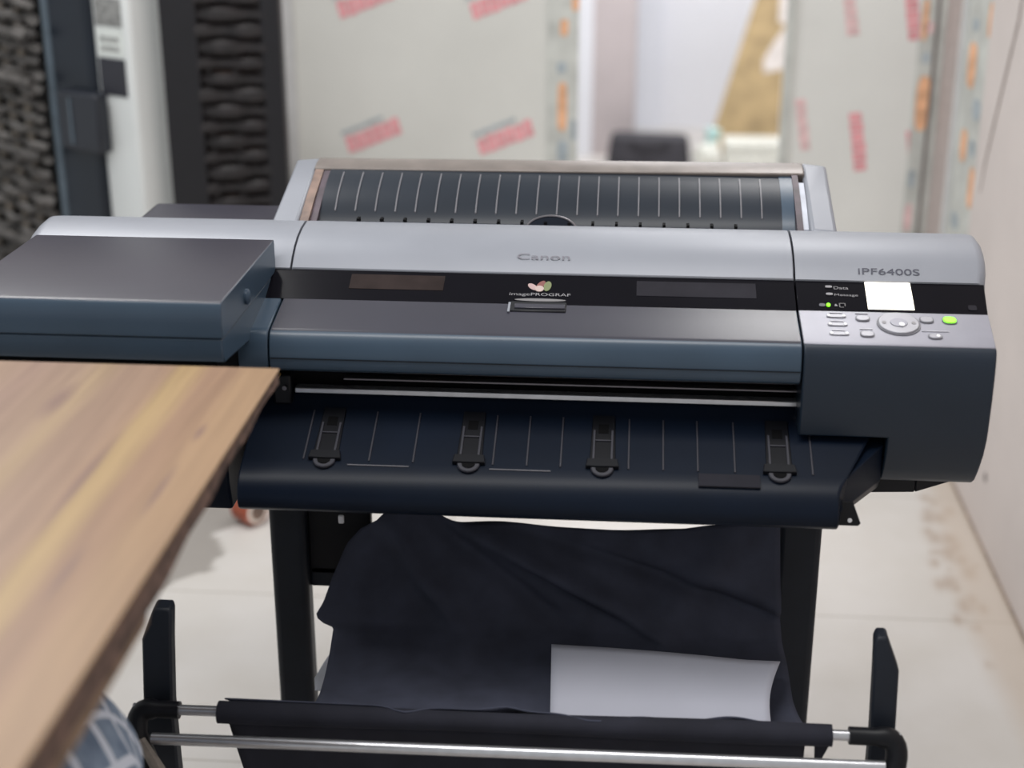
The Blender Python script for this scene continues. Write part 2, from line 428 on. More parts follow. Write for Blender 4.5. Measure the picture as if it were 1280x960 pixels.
# letter-like printed marks, too blurred in the photo to read
def mark(bm, o, U, V, N, length, height, letters, skew=0.25, mi=0, seed=0):
    r = random.Random(seed); w = length / letters
    for k in range(letters):
        u0 = k * w + 0.04 * w; u1 = (k + 1) * w - 0.08 * w; h = height * r.uniform(0.88, 1.0); b = height * r.uniform(0, 0.06)
        frame_poly(bm, o, U, V, N, [(u0 + skew * b, b), (u1 + skew * b, b), (u1 + skew * h * 0.97, h * 0.97), (u1 - 0.1 * w + skew * h, h), (u0 + 0.1 * w + skew * h, h), (u0 + skew * h * 0.9, h * 0.9)], 0.0006, 0.0014, mi)
        # counter of the letter, cut as a paler slot
        frame_poly(bm, o, U, V, N, [(u0 + 0.38 * w + skew * h * 0.3, h * 0.3), (u0 + 0.5 * w + skew * h * 0.3, h * 0.3), (u0 + 0.5 * w + skew * h * 0.7, h * 0.7), (u0 + 0.38 * w + skew * h * 0.7, h * 0.7)], 0.0012, 0.0018, mi + 1)

BY = 4.2
bm = B(); box(bm, -0.955, -0.235, BY, BY + 0.0125, 0, 2.7); wl = struct('wall_back', bm, 'board')
bm = B(); box(bm, -0.985, -0.937, BY - 0.012, BY + 0.02, 0, 2.7); obj('edge_trim', bm, 'edgewhite', wl)
bm = B(); box(bm, -0.235, -0.150, BY - 0.004, BY + 0.016, 0, 2.7); tp = obj('joint_tape', bm, 'tape', wl)
bm = B(); box(bm, -3.0, -0.985, BY + 0.03, BY + 0.1, 0, 2.7); obj('wall_face', bm, 'wall', wl)
N = Vector((0, -1, 0))
def dirv(a): return Vector((math.cos(a), 0, math.sin(a))), Vector((-math.sin(a), 0, math.cos(a)))
for i, (x, z) in enumerate(((-0.727, 0.696), (-0.354, 0.697), (-0.737, 1.068), (-0.371, 1.070))):
    U, V = dirv(math.radians(22))
    o = Vector((x, BY, z)) - U * 0.082 - V * 0.026
    bm = B(); mark(bm, o, U, V, N, 0.165, 0.05, 6, skew=0.1, seed=i); obj('printed_mark', bm, ('pink', 'palepink'), wl, smooth=False)
    bm = B(); mark(bm, o + V * 0.056 + U * 0.0, U, V, N, 0.13, 0.012, 5, skew=0.1, seed=i + 9); obj('small_mark', bm, ('teal', 'board'), wl, smooth=False)
for x, z, w, h, m in ((-0.190, 1.0, 0.022, 0.045, 'orange'), (-0.196, 0.892, 0.026, 0.03, 'teal'), (-0.193, 0.785, 0.026, 0.135, 'orange'), (-0.191, 0.66, 0.03, 0.06, 'teal'), (-0.160, 1.07, 0.02, 0.05, 'orange'), (-0.162, 0.72, 0.014, 0.06, 'teal')):
    bm = B(); frame_poly(bm, Vector((x, BY - 0.004, z)), X, Vector((0, 0, 1)), N, oval(w / 2, h / 2, p=4), 0.0005, 0.0015); obj('tape_print', bm, m, wl, smooth=False)

# right-hand boards
bm = B(); box(bm, 0.43, 0.76, BY, BY + 0.0125, 0, 2.7); wr = struct('wall_back_right', bm, 'boardb')
bm = B(); box(bm, 0.408, 0.43, BY - 0.01, BY + 0.02, 0, 2.7); obj('edge_trim', bm, 'tape', wr)
bm = B(); box(bm, 0.76, 0.835, BY - 0.003, BY + 0.015, 0, 2.7); obj('joint_tape', bm, 'tape', wr)
bm = B(); box(bm, 0.800, 0.808, BY - 0.008, BY - 0.003, 0, 2.7); obj('corner_gap', bm, 'darkgap', wr)
for i, (x, z, ln, wd, m) in enumerate(((0.468, 0.745, 0.145, 0.03, 'palepink'), (0.622, 0.70, 0.165, 0.038, 'pink'), (0.573, 1.06, 0.15, 0.034, 'palepink'), (0.737, 1.055, 0.16, 0.036, 'pink'), (0.770, 0.70, 0.07, 0.034, 'pink'))):
    U, V = dirv(math.radians(-80))
    bm = B(); mark(bm, Vector((x, BY, z)) - U * ln / 2 - V * wd / 2, U, V, N, ln, wd, 6 if ln > 0.1 else 3, skew=0.05, seed=i + 20)
    obj('printed_mark', bm, (m, 'palepink'), wr, smooth=False)
for x, z, w, h, m in ((0.785, 0.808, 0.036, 0.15, 'orange'), (0.772, 1.03, 0.016, 0.11, 'orange'), (0.783, 0.93, 0.02, 0.03, 'teal'), (0.785, 1.01, 0.02, 0.035, 'palepink'), (0.775, 0.60, 0.018, 0.05, 'teal'), (0.775, 0.49, 0.02, 0.08, 'palepink')):
    bm = B(); frame_poly(bm, Vector((x, BY - 0.003, z)), X, Vector((0, 0, 1)), N, oval(w / 2, h / 2, p=3), 0.0005, 0.0015); obj('tape_print', bm, m, wr, smooth=False)

RX = 0.815
bm = B(); box(bm, RX, RX + 0.1, -0.5, 3.62, 0, 2.7); wt = struct('wall_right', bm, 'wall')
bm = B(); box(bm, RX + 0.006, RX + 0.02, 3.62, 3.93, 0, 2.7); obj('board_strip', bm, 'tape', wt)
bm = B(); box(bm, RX - 0.004, RX + 0.02, 3.90, 3.93, 0, 2.7); obj('edge_trim', bm, 'edgewhite', wt)
bm = B(); box(bm, RX + 0.012, RX + 0.02, 3.93, BY, 0, 2.7); obj('corner_gap', bm, 'taupe', wt)
bm = B(); frame_poly(bm, Vector((RX, 3.187, 0.152)), Vector((0, 1, 0)), Vector((0, 0, 1)), Vector((-1, 0, 0)), oval(0.012, 0.011), 0.0003, 0.001); obj('wall_mark', bm, 'darkgap', wt, smooth=False)
bm = B(); tube(bm, [(RX - 0.002, 3.33, 1.30), (RX - 0.002, 3.36, 1.14), (RX - 0.002, 3.44, 0.97), (RX - 0.002, 3.52, 0.80), (RX - 0.002, 3.54, 0.72)], [0.0035, 0.0032, 0.003, 0.002, 0.001], 8); obj('wall_crack_line', bm, 'cable', wt)
Nx = Vector((-1, 0, 0)); Uy = Vector((0, 1, 0)); Vz = Vector((0, 0, 1))
for y, z, w, h, m in ((3.80, 0.973, 0.09, 0.11, 'orange'), (3.80, 1.07, 0.06, 0.03, 'teal'), (3.655, 1.10, 0.035, 0.08, 'orange'), (3.80, 0.777, 0.07, 0.08, 'orange'), (3.67, 0.70, 0.06, 0.10, 'orange'), (3.81, 0.583, 0.08, 0.04, 'teal'), (3.70, 0.883, 0.08, 0.05, 'teal'), (3.70, 0.79, 0.06, 0.04, 'teal')):
    bm = B(); frame_poly(bm, Vector((RX + 0.006, y, z)), Uy, Vz, Nx, oval(w / 2, h / 2, p=3), 0.0005, 0.0015); obj('tape_print', bm, m, wt, smooth=False)
bm = B(); box(bm, RX - 0.004, RX, -0.5, 3.62, 0, 0.007); struct('baseboard_right', bm, 'grout')

# the room beyond the doorway
bm = B(); box(bm, -0.266, 0.012, 7.2, 7.32, 0, 2.7); wp = struct('wall_partition', bm, 'jamb')
bm = B(); box(bm, -0.30, -0.190, 7.19, 7.21, 0, 2.7); obj('edge_trim', bm, 'farwall', wp)
bm = B(); box(bm, -3.0, 3.0, 7.9, 8.0, 0, 2.7); struct('wall_far', bm, 'farwall')
bm = B(); box(bm, 0.02, 0.15, 7.86, 7.90, 0, 2.3); struct('trim_1', bm, 'farwall2')
bm = B(); box(bm, 0.95, 1.05, 4.25, 7.9, 0, 2.7); struct('wall_corridor', bm, 'farwall')

# ------------------------------------------------------------------ the printer
PR = empty('plotter', (-0.11, 2.0, 0.70))
tag(PR, 'wide silver and dark slate large-format printer with a lit screen', 'printer')
XL, XLS, XRS = -0.838, -0.456, 0.221          # left end, left seam, right seam
COVER = [(2.085, 1.0065), (2.06, 1.0125), (2.03, 1.0105), (2.005, 1.0055), (1.985, 0.998), (1.966, 0.987), (1.952, 0.9755)]
cov_in = [(1.955, 0.955), (2.085, 0.955)]
WIN_A, WIN_B = (1.950, 0.9745), (1.895, 0.951)
SH_A, SH_B = (1.895, 0.951), (1.812, 0.935)
BAND = [(1.895, 0.9505), (1.818, 0.9355), (1.812, 0.9335), (1.807, 0.929), (1.8025, 0.920), (1.800, 0.905), (1.8, 0.892), (1.803, 0.884), (1.812, 0.879)]

# core housing
bm = B(); prism(bm, [(2.09, 0.95), (1.93, 0.945), (1.885, 0.93), (1.885, 0.80), (1.96, 0.70), (2.26, 0.70), (2.27, 0.95)], XL + 0.03, 0.43)
core = obj('housing', bm, 'deep', PR, bevel=0.004)
# covers
bm = B(); prism(bm, COVER + cov_in, XLS + 0.0012, XRS - 0.0012); cv = obj('top_cover', bm, 'silver', PR, bevel=0.0012, seg=1, angle=50)
ring = COVER + cov_in
def multi_loft(bm, rings):
    V = [[bm.verts.new(p) for p in r] for r in rings]; n = len(V[0])
    for p, q in zip(V, V[1:]):
        for i in range(n): bm.faces.new((p[i], p[(i + 1) % n], q[(i + 1) % n], q[i]))
    bm.faces.new(list(reversed(V[0]))); bm.faces.new(V[-1]); bmesh.ops.recalc_face_normals(bm, faces=bm.faces)
def end_ring(x, d):
    # the cover profile drawn in by d on its outer side; the inner two corners stay
    out = []
    for i, (y, z) in enumerate(ring):
        k = i / 6
        out.append((x(i), y + d * 0.75 * min(1, max(0, k - 0.1)), z - d * (1 - 0.35 * k)) if i < 7 else (x(i), y, z))
    return out
R_ = 0.020
bm = B()
multi_loft(bm, [end_ring(lambda i: XL + R_ * (1 - math.sin(PI / 2 * k / 6)), R_ * (1 - math.cos(PI / 2 * k / 6))) for k in range(6, -1, -1)] + [end_ring(lambda i: XLS - 0.0012, 0)])
obj('end_cover', bm, 'silver', PR, angle=50)
xe = [0.476, 0.476, 0.477, 0.476, 0.475, 0.473, 0.470, 0.470, 0.476]
R2 = 0.014
bm = B()
multi_loft(bm, [end_ring(lambda i: XRS + 0.0012, 0)] + [end_ring(lambda i: xe[i] - R2 * (1 - math.sin(PI / 2 * k / 6)), R2 * (1 - math.cos(PI / 2 * k / 6))) for k in range(0, 7)])
rc = obj('end_cover', bm, 'silver', PR, angle=50)
# black window strip
bm = B()
strip = [(1.953, 0.9735), (1.896, 0.9495), (1.904, 0.935), (1.96, 0.955)]
prism(bm, strip, -0.75, XRS - 0.0008)
ws = obj('window_strip', bm, 'gloss', PR, bevel=0.0008, seg=1)
A, Bv, V, Nn = surf((1.953, 0.9735), (1.896, 0.9495)); WL = (A - Bv).length
def wpt(x, t): return Vector((x, 0, 0)) + A - V * (t * WL)
bm = B(); frame_box(bm, wpt(-0.371, 0.13), X, -V, Nn, 0, 0.127, 0, WL * 0.49, -0.001, 0.0006); obj('lighter_panel', bm, 'pane1', ws, bevel=0.0003, seg=1)['label'] = 'brown panel set into the window strip'  # slightly lighter rectangles set into the black strip
bm = B(); frame_box(bm, wpt(0.0125, 0.15), X, -V, Nn, 0, 0.157, 0, WL * 0.49, -0.001, 0.0006); obj('lighter_panel', bm, 'pane2', ws, bevel=0.0003, seg=1)['label'] = 'grey panel set into the window strip'
# emblem: a fan of coloured petals above the lettering
ec = wpt(-0.115, 0.40)
for k, (u, v, ru, rv, rot, m) in enumerate(((-0.010, 0.002, 0.0045, 0.0085, 0.75, 'emblem_pink'), (0.0005, 0.006, 0.0045, 0.0095, -0.5, 'emblem_red'), (0.0095, 0.0035, 0.005, 0.0100, -0.15, 'emblem_green'), (-0.001, -0.002, 0.006, 0.006, 0.4, 'emblem_pale'))):
    if m not in M:
        M[m] = mat(m, {'emblem_pink': (170, 146, 144), 'emblem_red': (120, 78, 74), 'emblem_green': (112, 120, 86), 'emblem_pale': (176, 158, 152)}[m], 0.5, 0, 0.2, var=0.05)
    U2 = X * math.cos(rot) + V * math.sin(rot); V2 = -X * math.sin(rot) + V * math.cos(rot)
    bm = B(); frame_poly(bm, ec + X * u + V * (v - 0.004), U2, V2, Nn, oval(ru, rv), 0.0003, 0.0009 + 0.0002 * k); obj('emblem_petal', bm, m, ws, smooth=False)
text('emblem_lettering', 'imagePROGRAF', 'palegrey', wpt(-0.155, 0.75), X, V, 0.081, 0.0075, ws)
bm = B(); frame_poly(bm, wpt(-0.1135, 0.86), X, V, Nn, oval(0.034, 0.0028), 0.0003, 0.0008); obj('emblem_bar', bm, 'dimprint', ws, smooth=False)
# front lid: shelf and rounded band
def lid_mesh(x0, x1, xend=None):
    bm = B(); inner = [(1.83, 0.879), (1.895, 0.90)]
    prof = BAND + inner
    a, b = loft(bm, [(x0, y, z) for y, z in prof], [(x1, y, z) for y, z in prof])
    bm.faces.ensure_lookup_table()
    for f in bm.faces:
        c = f.calc_center_median()
        if f.normal.z > 0.9 and c.z > 0.93: f.material_index = 1
    return bm
bm = lid_mesh(XLS + 0.0012, XRS - 0.0012); lid = obj('front_lid', bm, ('navy', 'slate'), PR, bevel=0.0012, seg=1, angle=30)
bm = B(); box(bm, XLS + 0.002, XRS - 0.002, 1.7985, 1.803, 0.8995, 0.9005); obj('seam', bm, 'black', lid)
SA, SB, SV, SN = surf(SH_A, SH_B); SL = (SA - SB).length
def spt(x, t): return Vector((x, 0, 0)) + SA - SV * (t * SL)
# finger notch
bm = B()
frame_box(bm, spt(-0.152, 0.0), X, -SV, SN, 0, 0.0735, -0.004, 0.022, -0.002, 0.0012)
nt_ = obj('finger_notch', bm, 'black', lid, bevel=0.001, seg=1)
bm = B(); frame_box(bm, spt(-0.146, 0.08), X, -SV, SN, 0, 0.066, -0.002, 0.009, 0.0, 0.0028); obj('notch_lip', bm, 'slate', nt_, bevel=0.0008, seg=1)
bm = B(); frame_box(bm, spt(-0.1545, 0.0), X, -SV, SN, 0, 0.003, 0.0, 0.025, 0.0, 0.0016); obj('notch_edge', bm, 'silver', nt_)
# left housing section
bm = lid_mesh(-0.83, XLS - 0.0012)
lh = obj('end_housing', bm, ('navy', 'navy'), PR, bevel=0.0015, seg=1, angle=30)
bm = B(); prism(bm, [(1.806, 0.885), (1.80, 0.86), (1.802, 0.72), (1.812, 0.677), (1.95, 0.677), (1.95, 0.885)], -0.83, -0.52); obj('lower_housing', bm, 'tray', PR, bevel=0.004)
# badge
CA, CB, CVv, CN = surf((1.985, 0.998), (1.966, 0.987)); 
text('badge_lettering', 'Canon', 'badge', Vector((-0.149, 1.9688, 0.9893)), X, CVv, 0.071, 0.0105, cv, 0.0012)
CA, CB, CVv, CN = surf((1.966, 0.987), (1.952, 0.9755))
text('model_lettering', 'iPF6400S', 'greyprint', Vector((0.3045, 1.9595, 0.98175)), X, CVv, 0.080, 0.0098, rc, 0.0009)

# right console
def xend(y, z):
    # the end wall tapers towards the front and tucks in underneath
    x = 0.476 - (2.06 - y) * 0.072
    if z < 0.80: x -= (0.80 - z) * 0.10
    return x
cons = [(1.812, 0.9335), (1.807, 0.929), (1.8025, 0.920), (1.800, 0.905), (1.7985, 0.87), (1.801, 0.83), (1.8035, 0.813), (1.96, 0.813), (1.96, 0.94), (1.895, 0.9500)]
bm = B()
front = cons[:7] + [(1.809, 0.79), (1.818, 0.765), (1.828, 0.748), (1.842, 0.738)]
YB = 1.97
cols = [XRS + 0.0012, 0.334, None]
FV = [[bm.verts.new((c if c is not None else xend(y, z), y, z)) for (y, z) in front] for c in cols]
BV = [[bm.verts.new((c if c is not None else xend(YB, z), YB, z)) for (y, z) in front] for c in cols]
for k in range(10):
    for c in (0, 1):
        if c == 0 and k >= 6: continue
        bm.faces.new((FV[c][k], FV[c][k + 1], FV[c + 1][k + 1], FV[c + 1][k]))
        bm.faces.new((BV[c][k], BV[c + 1][k], BV[c + 1][k + 1], BV[c][k + 1]))
    bm.faces.new((FV[2][k], FV[2][k + 1], BV[2][k + 1], BV[2][k]))
    cc = 0 if k < 6 else 1
    bm.faces.new((FV[cc][k], BV[cc][k], BV[cc][k + 1], FV[cc][k + 1]))
for c in (0, 1): bm.faces.new((FV[c][0], FV[c + 1][0], BV[c + 1][0], BV[c][0]))
bm.faces.new((FV[0][6], BV[0][6], BV[1][6], FV[1][6])); bm.faces.new((FV[1][10], BV[1][10], BV[2][10], FV[2][10]))
bmesh.ops.recalc_face_normals(bm, faces=bm.faces)
rh = obj('console_housing', bm, 'console', PR, bevel=0.0022, seg=2, angle=30)
bm = B(); loft(bm, [(0.27, y, z) for y, z in [(1.852, 0.738), (1.852, 0.712), (2.2, 0.71), (2.2, 0.738)]], [(0.385, y, z) for y, z in [(1.852, 0.738), (1.854, 0.716), (2.2, 0.71), (2.2, 0.738)]])
loft(bm, [(0.3852, y, z) for y, z in [(1.852, 0.738), (1.854, 0.716), (2.2, 0.71), (2.2, 0.738)]], [(0.43, y, z) for y, z in [(1.856, 0.738), (1.858, 0.731), (2.2, 0.72), (2.2, 0.738)]])
obj('underside_plate', bm, 'black', PR, bevel=0.002)
# right side wall behind the window strip
bm = B(); pr2 = [(2.085, 0.954), (1.955, 0.954), (1.90, 0.936), (1.90, 0.80), (2.2, 0.74), (2.2, 0.954)]
loft(bm, [(0.40, y, z) for y, z in pr2], [(xend(y, z) - 0.004, y, z) for y, z in pr2]); obj('side_wall', bm, 'navy', PR, bevel=0.003)
# window strip and control panel on the console
bm = B()
loft(bm, [(XRS + 0.0008, y, z) for y, z in strip], [(xend(y, z) - 0.001, y, z) for y, z in strip])
cw = obj('display_strip', bm, 'gloss', PR, bevel=0.0008, seg=1)
bm = B(); frame_box(bm, wpt(0.3122, 0.02), X, -V, Nn, 0, 0.059, 0, WL * 0.87, -0.001, 0.0011); ls = obj('lcd_screen', bm, 'lcd', cw, bevel=0.0004, seg=1); ls['label'] = 'glowing cream white screen'
for t, s, w in ((0.20, 'Data', 0.019), (0.44, 'Message', 0.0305)):
    bm = B(); frame_poly(bm, wpt(0.2645, t), X, V, Nn, oval(0.0045, 0.0022, p=3), 0.0002, 0.0012); obj('indicator_lens', bm, 'palegrey', cw, smooth=False)
    text('indicator_lettering', s, 'palegrey', wpt(0.2710, t + 0.075), X, V, w, 0.0058, cw)
bm = B(); frame_poly(bm, wpt(0.2615, 0.80), X, V, Nn, oval(0.0027, 0.0033), 0.0002, 0.0016); obj('status_lamp', bm, 'green', cw, smooth=False)['label'] = 'green status lamp'
bm = B(); frame_poly(bm, wpt(0.2535, 0.80), X, V, Nn, oval(0.004, 0.003, p=3), 0.0002, 0.001); obj('indicator_lens', bm, 'buttondark', cw, smooth=False)
bm = B(); frame_poly(bm, wpt(0.2712, 0.80), X, V, Nn, [(-0.002, -0.002), (0.002, -0.002), (0.0005, 0.0022), (-0.001, 0.0018)], 0.0002, 0.001); obj('indicator_icon', bm, 'palegrey', cw, smooth=False)
bm = B()
for (a, b, c, d) in ((-0.004, -0.003, -0.0042, 0.0042), (0.003, 0.004, -0.0015, 0.0042), (-0.004, 0.004, 0.0034, 0.0042), (-0.004, 0.0015, -0.0042, -0.0034)):
    frame_box(bm, wpt(0.2795, 0.80), X, V, Nn, a, b, c, d, 0.0002, 0.001)
obj('indicator_icon', bm, 'dimprint', cw, smooth=False)
bm = B(); frame_poly(bm, wpt(0.4455, 0.78), X, V, Nn, oval(0.0055, 0.0050, p=4), 0.0002, 0.0009); obj('sensor_window', bm, 'pane2', cw, smooth=False)
bm = B()
pan = [(1.896, 0.9506), (1.818, 0.9358), (1.8125, 0.9340), (1.8125, 0.9325), (1.896, 0.945)]
loft(bm, [(XRS + 0.0012, y, z) for y, z in pan], [(xend(y, z) - 0.0008, y, z) for y, z in pan])
cp = obj('control_panel', bm, 'panel', PR, bevel=0.001, seg=1)
def button(x, t, ru, rv, h=0.0016, m='button', name='button', rim=True, p=2.6):
    bm = B()
    if rim: frame_poly(bm, spt(x, t), X, SV, SN, oval(ru + 0.0012, rv + 0.0016, p=p), 0.0, 0.0007)
    r = obj(name + '_rim' if rim else name, bm, 'buttondark', cp, smooth=False) if rim else None
    bm = B(); frame_poly(bm, spt(x, t), X, SV, SN, oval(ru, rv, p=p), 0.0, h)
    return obj(name, bm, m, r or cp, bevel=0.0005, seg=2)
for (x, t) in ((0.2690, 0.16), (0.2686, 0.42), (0.2682, 0.70)):
    bm = B(); frame_poly(bm, spt(x, t), X, SV, SN, oval(0.0125, 0.0042, p=4), 0.0, 0.0009); k = obj('rocker_key', bm, 'button', cp, bevel=0.0004, seg=1)
    for s in (-1, 1):
        bm = B(); frame_poly(bm, spt(x + s * 0.0095, t), X, SV, SN, oval(0.0018, 0.0026), 0.0006, 0.0014); obj('key_dot', bm, 'white', k, smooth=False)
    bm = B(); frame_box(bm, spt(x - 0.008, t - 0.10), X, SV, SN, 0, 0.016, -0.001, 0.0012, 0.0, 0.0005); obj('key_caption', bm, 'caption', cp, smooth=False)
for (x, t) in ((0.3020, 0.22), (0.3030, 0.70)):
    button(x, t, 0.0080, 0.0062)
    bm = B(); frame_box(bm, spt(x - 0.008, t - 0.16), X, SV, SN, 0, 0.016, -0.001, 0.0012, 0.0, 0.0005); obj('key_caption', bm, 'caption', cp, smooth=False)
# dial
bm = B(); frame_poly(bm, spt(0.3457, 0.37), X, SV, SN, oval(0.0275, 0.0290), 0.0, 0.0008); dr = obj('dial_rim', bm, 'buttondark', cp, smooth=False)
bm = B(); frame_poly(bm, spt(0.3457, 0.36), X, SV, SN, oval(0.0258, 0.0268, n=36), 0.0, 0.0024); dl = obj('dial', bm, 'button', dr, bevel=0.0012, seg=2)
bm = B(); frame_poly(bm, spt(0.3455, 0.37), X, SV, SN, oval(0.0110, 0.0110, n=28), 0.0015, 0.0034); obj('centre_button', bm, 'panel', dl, bevel=0.0006, seg=2)
bm = B(); frame_poly(bm, spt(0.3485, 0.44), X, SV, SN, oval(0.0035, 0.0045), 0.0030, 0.0040); obj('centre_mark', bm, 'white', dl, smooth=False)
for u, t in ((-0.0185, 0.37), (0.0185, 0.37)):
    bm = B(); frame_poly(bm, spt(0.3457 + u, t), X, SV, SN, oval(0.0028, 0.0036), 0.0018, 0.0028); obj('arrow_mark', bm, 'palegrey', dl, smooth=False)
button(0.3823, 0.22, 0.0078, 0.0070)
button(0.4113, 0.22, 0.0082, 0.0078, 0.0020, 'green', 'power_button')['label'] = 'glowing green power button'
button(0.3870, 0.72, 0.0078, 0.0055)
bm = B(); frame_poly(bm, spt(0.3905, 0.72), X, SV, SN, oval(0.0022, 0.0030), 0.0012, 0.0020); obj('key_dot', bm, 'white', cp, smooth=False)
bm = B(); frame_box(bm, spt(0.372, 0.56), X, SV, SN, 0, 0.034, -0.0006, 0.0006, 0.0, 0.0005); obj('key_caption', bm, 'caption', cp, smooth=False)

# ink tank box on the left
bm = B()
ib = [(1.955, 1.0135), (1.682, 1.0135), (1.677, 1.0120), (1.674, 1.006), (1.6725, 0.985), (1.674, 0.9685), (1.955, 0.9685)]
loft(bm, [(-0.808, y, z) for y, z in ib], [(-0.4775, y, z) for y, z in ib])
bm.faces.ensure_lookup_table()
for f in bm.faces:
    if f.normal.z > 0.9: f.material_index = 1
it = obj('ink_tank_lid', bm, ('navy', 'slate'), PR, bevel=0.0015, seg=2, angle=30)
bm = B()
ib2 = [(1.955, 0.967), (1.6755, 0.967), (1.678, 0.945), (1.684, 0.935), (1.955, 0.905)]
loft(bm, [(-0.806, y, z) for y, z in ib2], [(-0.4795, y, z) for y, z in ib2]); obj('ink_tank_case', bm, 'navy', PR, bevel=0.002, angle=30)
bm = B(); box(bm, -0.79, -0.495, 1.70, 1.95, 0.885, 0.93); obj('ink_tank_bracket', bm, 'deep', PR, bevel=0.003)
bm = B(); tube(bm, [(-0.481, 1.79, 0.985), (-0.4745, 1.79, 0.985), (-0.472, 1.79, 0.985)], [0.010, 0.010, 0.006], 16); obj('latch_knob', bm, 'navy', it)

# paper exit: cavity and rails
bm = B(); box(bm, XLS + 0.01, XRS - 0.004, 1.868, 1.90, 0.815, 0.885); obj('exit_slot', bm, 'deep', PR)
bm = B(); box(bm, -0.435, 0.226, 1.846, 1.862, 0.8345, 0.8425); r1 = obj('exit_rail', bm, 'steel', PR, bevel=0.0015); r1['label'] = 'bright steel rail'
bm = B(); box(bm, -0.37, 0.224, 1.852, 1.864, 0.8525, 0.8555); obj('exit_rail', bm, 'greyrod', PR, bevel=0.0008)
bm = B(); box(bm, -0.30, 0.224, 1.856, 1.866, 0.862, 0.8640); obj('exit_rail', bm, 'amber', PR, bevel=0.0006)
bm = B(); box(bm, -0.462, -0.438, 1.84, 1.88, 0.82, 0.862); hb = obj('rail_bracket', bm, 'black', PR, bevel=0.003)
bm = B(); tube(bm, [(-0.446, 1.838, 0.845), (-0.446, 1.835, 0.845)], 0.003, 10); obj('screw', bm, 'greyrod', hb)
bm = B(); box(bm, -0.466, -0.448, 1.815, 1.83, 0.866, 0.869); obj('spacer', bm, 'amberbit', hb)

# output tray
TA = (1.858, 0.826)
def tray_prof():
    p = [(1.858, 0.832), (1.850, 0.8235), (1.84, 0.818), (1.75, 0.7795), (1.740, 0.7746), (1.731, 0.7690), (1.7235, 0.7620), (1.7175, 0.7535), (1.7140, 0.744), (1.7130, 0.735), (1.716, 0.727), (1.726, 0.720)]
    return p + [(1.90, 0.712), (1.90, 0.80)]
bm = B(); tp_ = tray_prof()
xr = []
for (y, z) in tp_: xr.append(0.268 + max(0, min(1, (y - 1.735) / 0.075)) * 0.056)
loft(bm, [(-0.486, y, z) for y, z in tp_], [(xr[i], y, z) for i, (y, z) in enumerate(tp_)])
tr = obj('output_tray', bm, 'tray', PR, bevel=0.002, seg=2, angle=30)
FA, FB, FV, FN = surf((1.84, 0.818), (1.745, 0.7775)); FL = (FA - FB).length
def fpt(x, t): return Vector((x, 0, 0)) + FA - FV * (t * FL)
for x in (-0.4064, -0.3220, -0.2655, -0.1636, -0.1206, -0.0778, 0.0080, 0.0516, 0.0950, 0.1412, 0.2376):
    bm = B(); frame_box(bm, fpt(x, 0.06), X, -FV, FN, -0.0012, 0.0012, 0, FL * 0.86, -0.001, 0.0016); obj('guide_rib', bm, 'trayrib', tr, bevel=0.0005, seg=1)
for x0, x1 in ((-0.3485, -0.2699), (-0.1672, -0.0895)):
    bm = B(); frame_box(bm, fpt(x0, 0.985), X, -FV, FN, 0, x1 - x0, 0, 0.0014, -0.001, 0.0010); obj('slot_edge', bm, 'rollrib', tr)
bm = B(); frame_box(bm, fpt(0.0955, 0.955), X, -FV, FN, 0, 0.0765, 0, 0.021, -0.001, 0.0016); obj('tape_patch', bm, 'patch', tr, bevel=0.0003, seg=1)['label'] = 'matt dark grey tape patch'
# edge clips
def clip(x):
    bm = B()
    frame_poly(bm, fpt(x, 0), X, -FV, FN, [(-0.0145, 0.02 * FL), (0.0145, 0.02 * FL), (0.0165, 0.90 * FL), (-0.0165, 0.90 * FL)], 0, 0.0022)
    frame_poly(bm, fpt(x, 0), X, -FV, FN, [(-0.019, 0.80 * FL), (0.019, 0.80 * FL), (0.021, 0.93 * FL), (-0.021, 0.93 * FL)], 0.0, 0.0065)
    c = obj('paper_clip', bm, 'black', tr, bevel=0.0008, seg=1)
    bm = B()
    for s in (-1, 1): frame_box(bm, fpt(x, 0.30), X, -FV, FN, s * 0.0115 - 0.0016, s * 0.0115 + 0.0016, 0, FL * 0.5, 0.001, 0.0048)
    frame_box(bm, fpt(x, 0.46), X, -FV, FN, -0.0105, 0.0105, 0, 0.0022, 0.001, 0.0042)
    obj('clip_rail', bm, 'trayrib', c, bevel=0.0005, seg=1)
    bm = B(); frame_box(bm, fpt(x, 0.30), X, -FV, FN, -0.0065, 0.0065, -0.012, 0.004, 0.0018, 0.0026); obj('clip_window', bm, 'deep', c)
    bm = B(); frame_poly(bm, fpt(x, 0.93), X, -FV, FN, [(0.0145 * math.cos(a), 0.0145 * math.sin(a)) for a in [PI * k / 12 for k in range(13)]], 0.0, 0.0045); obj('clip_tab', bm, 'trayrib', c, bevel=0.001, seg=1)
    bm = B(); frame_poly(bm, fpt(x, 0.945), X, -FV, FN, [(0.0085 * math.cos(a), 0.008 * math.sin(a)) for a in [PI * k / 10 for k in range(11)]], 0.003, 0.0056); obj('clip_hole', bm, 'deep', c, smooth=False)
for x in (-0.3790, -0.1940, -0.0250, 0.1965): clip(x)
# right flank of the tray under the console
bm = B(); loft(bm, [(0.262, 1.735, 0.770), (0.262, 1.716, 0.742), (0.262, 1.74, 0.722), (0.262, 1.86, 0.715), (0.262, 1.86, 0.80)],
               [(0.332, 1.815, 0.800), (0.334, 1.825, 0.745), (0.334, 1.84, 0.728), (0.334, 1.90, 0.715), (0.334, 1.90, 0.80)]); obj('tray_flank', bm, 'tray', PR, bevel=0.002)
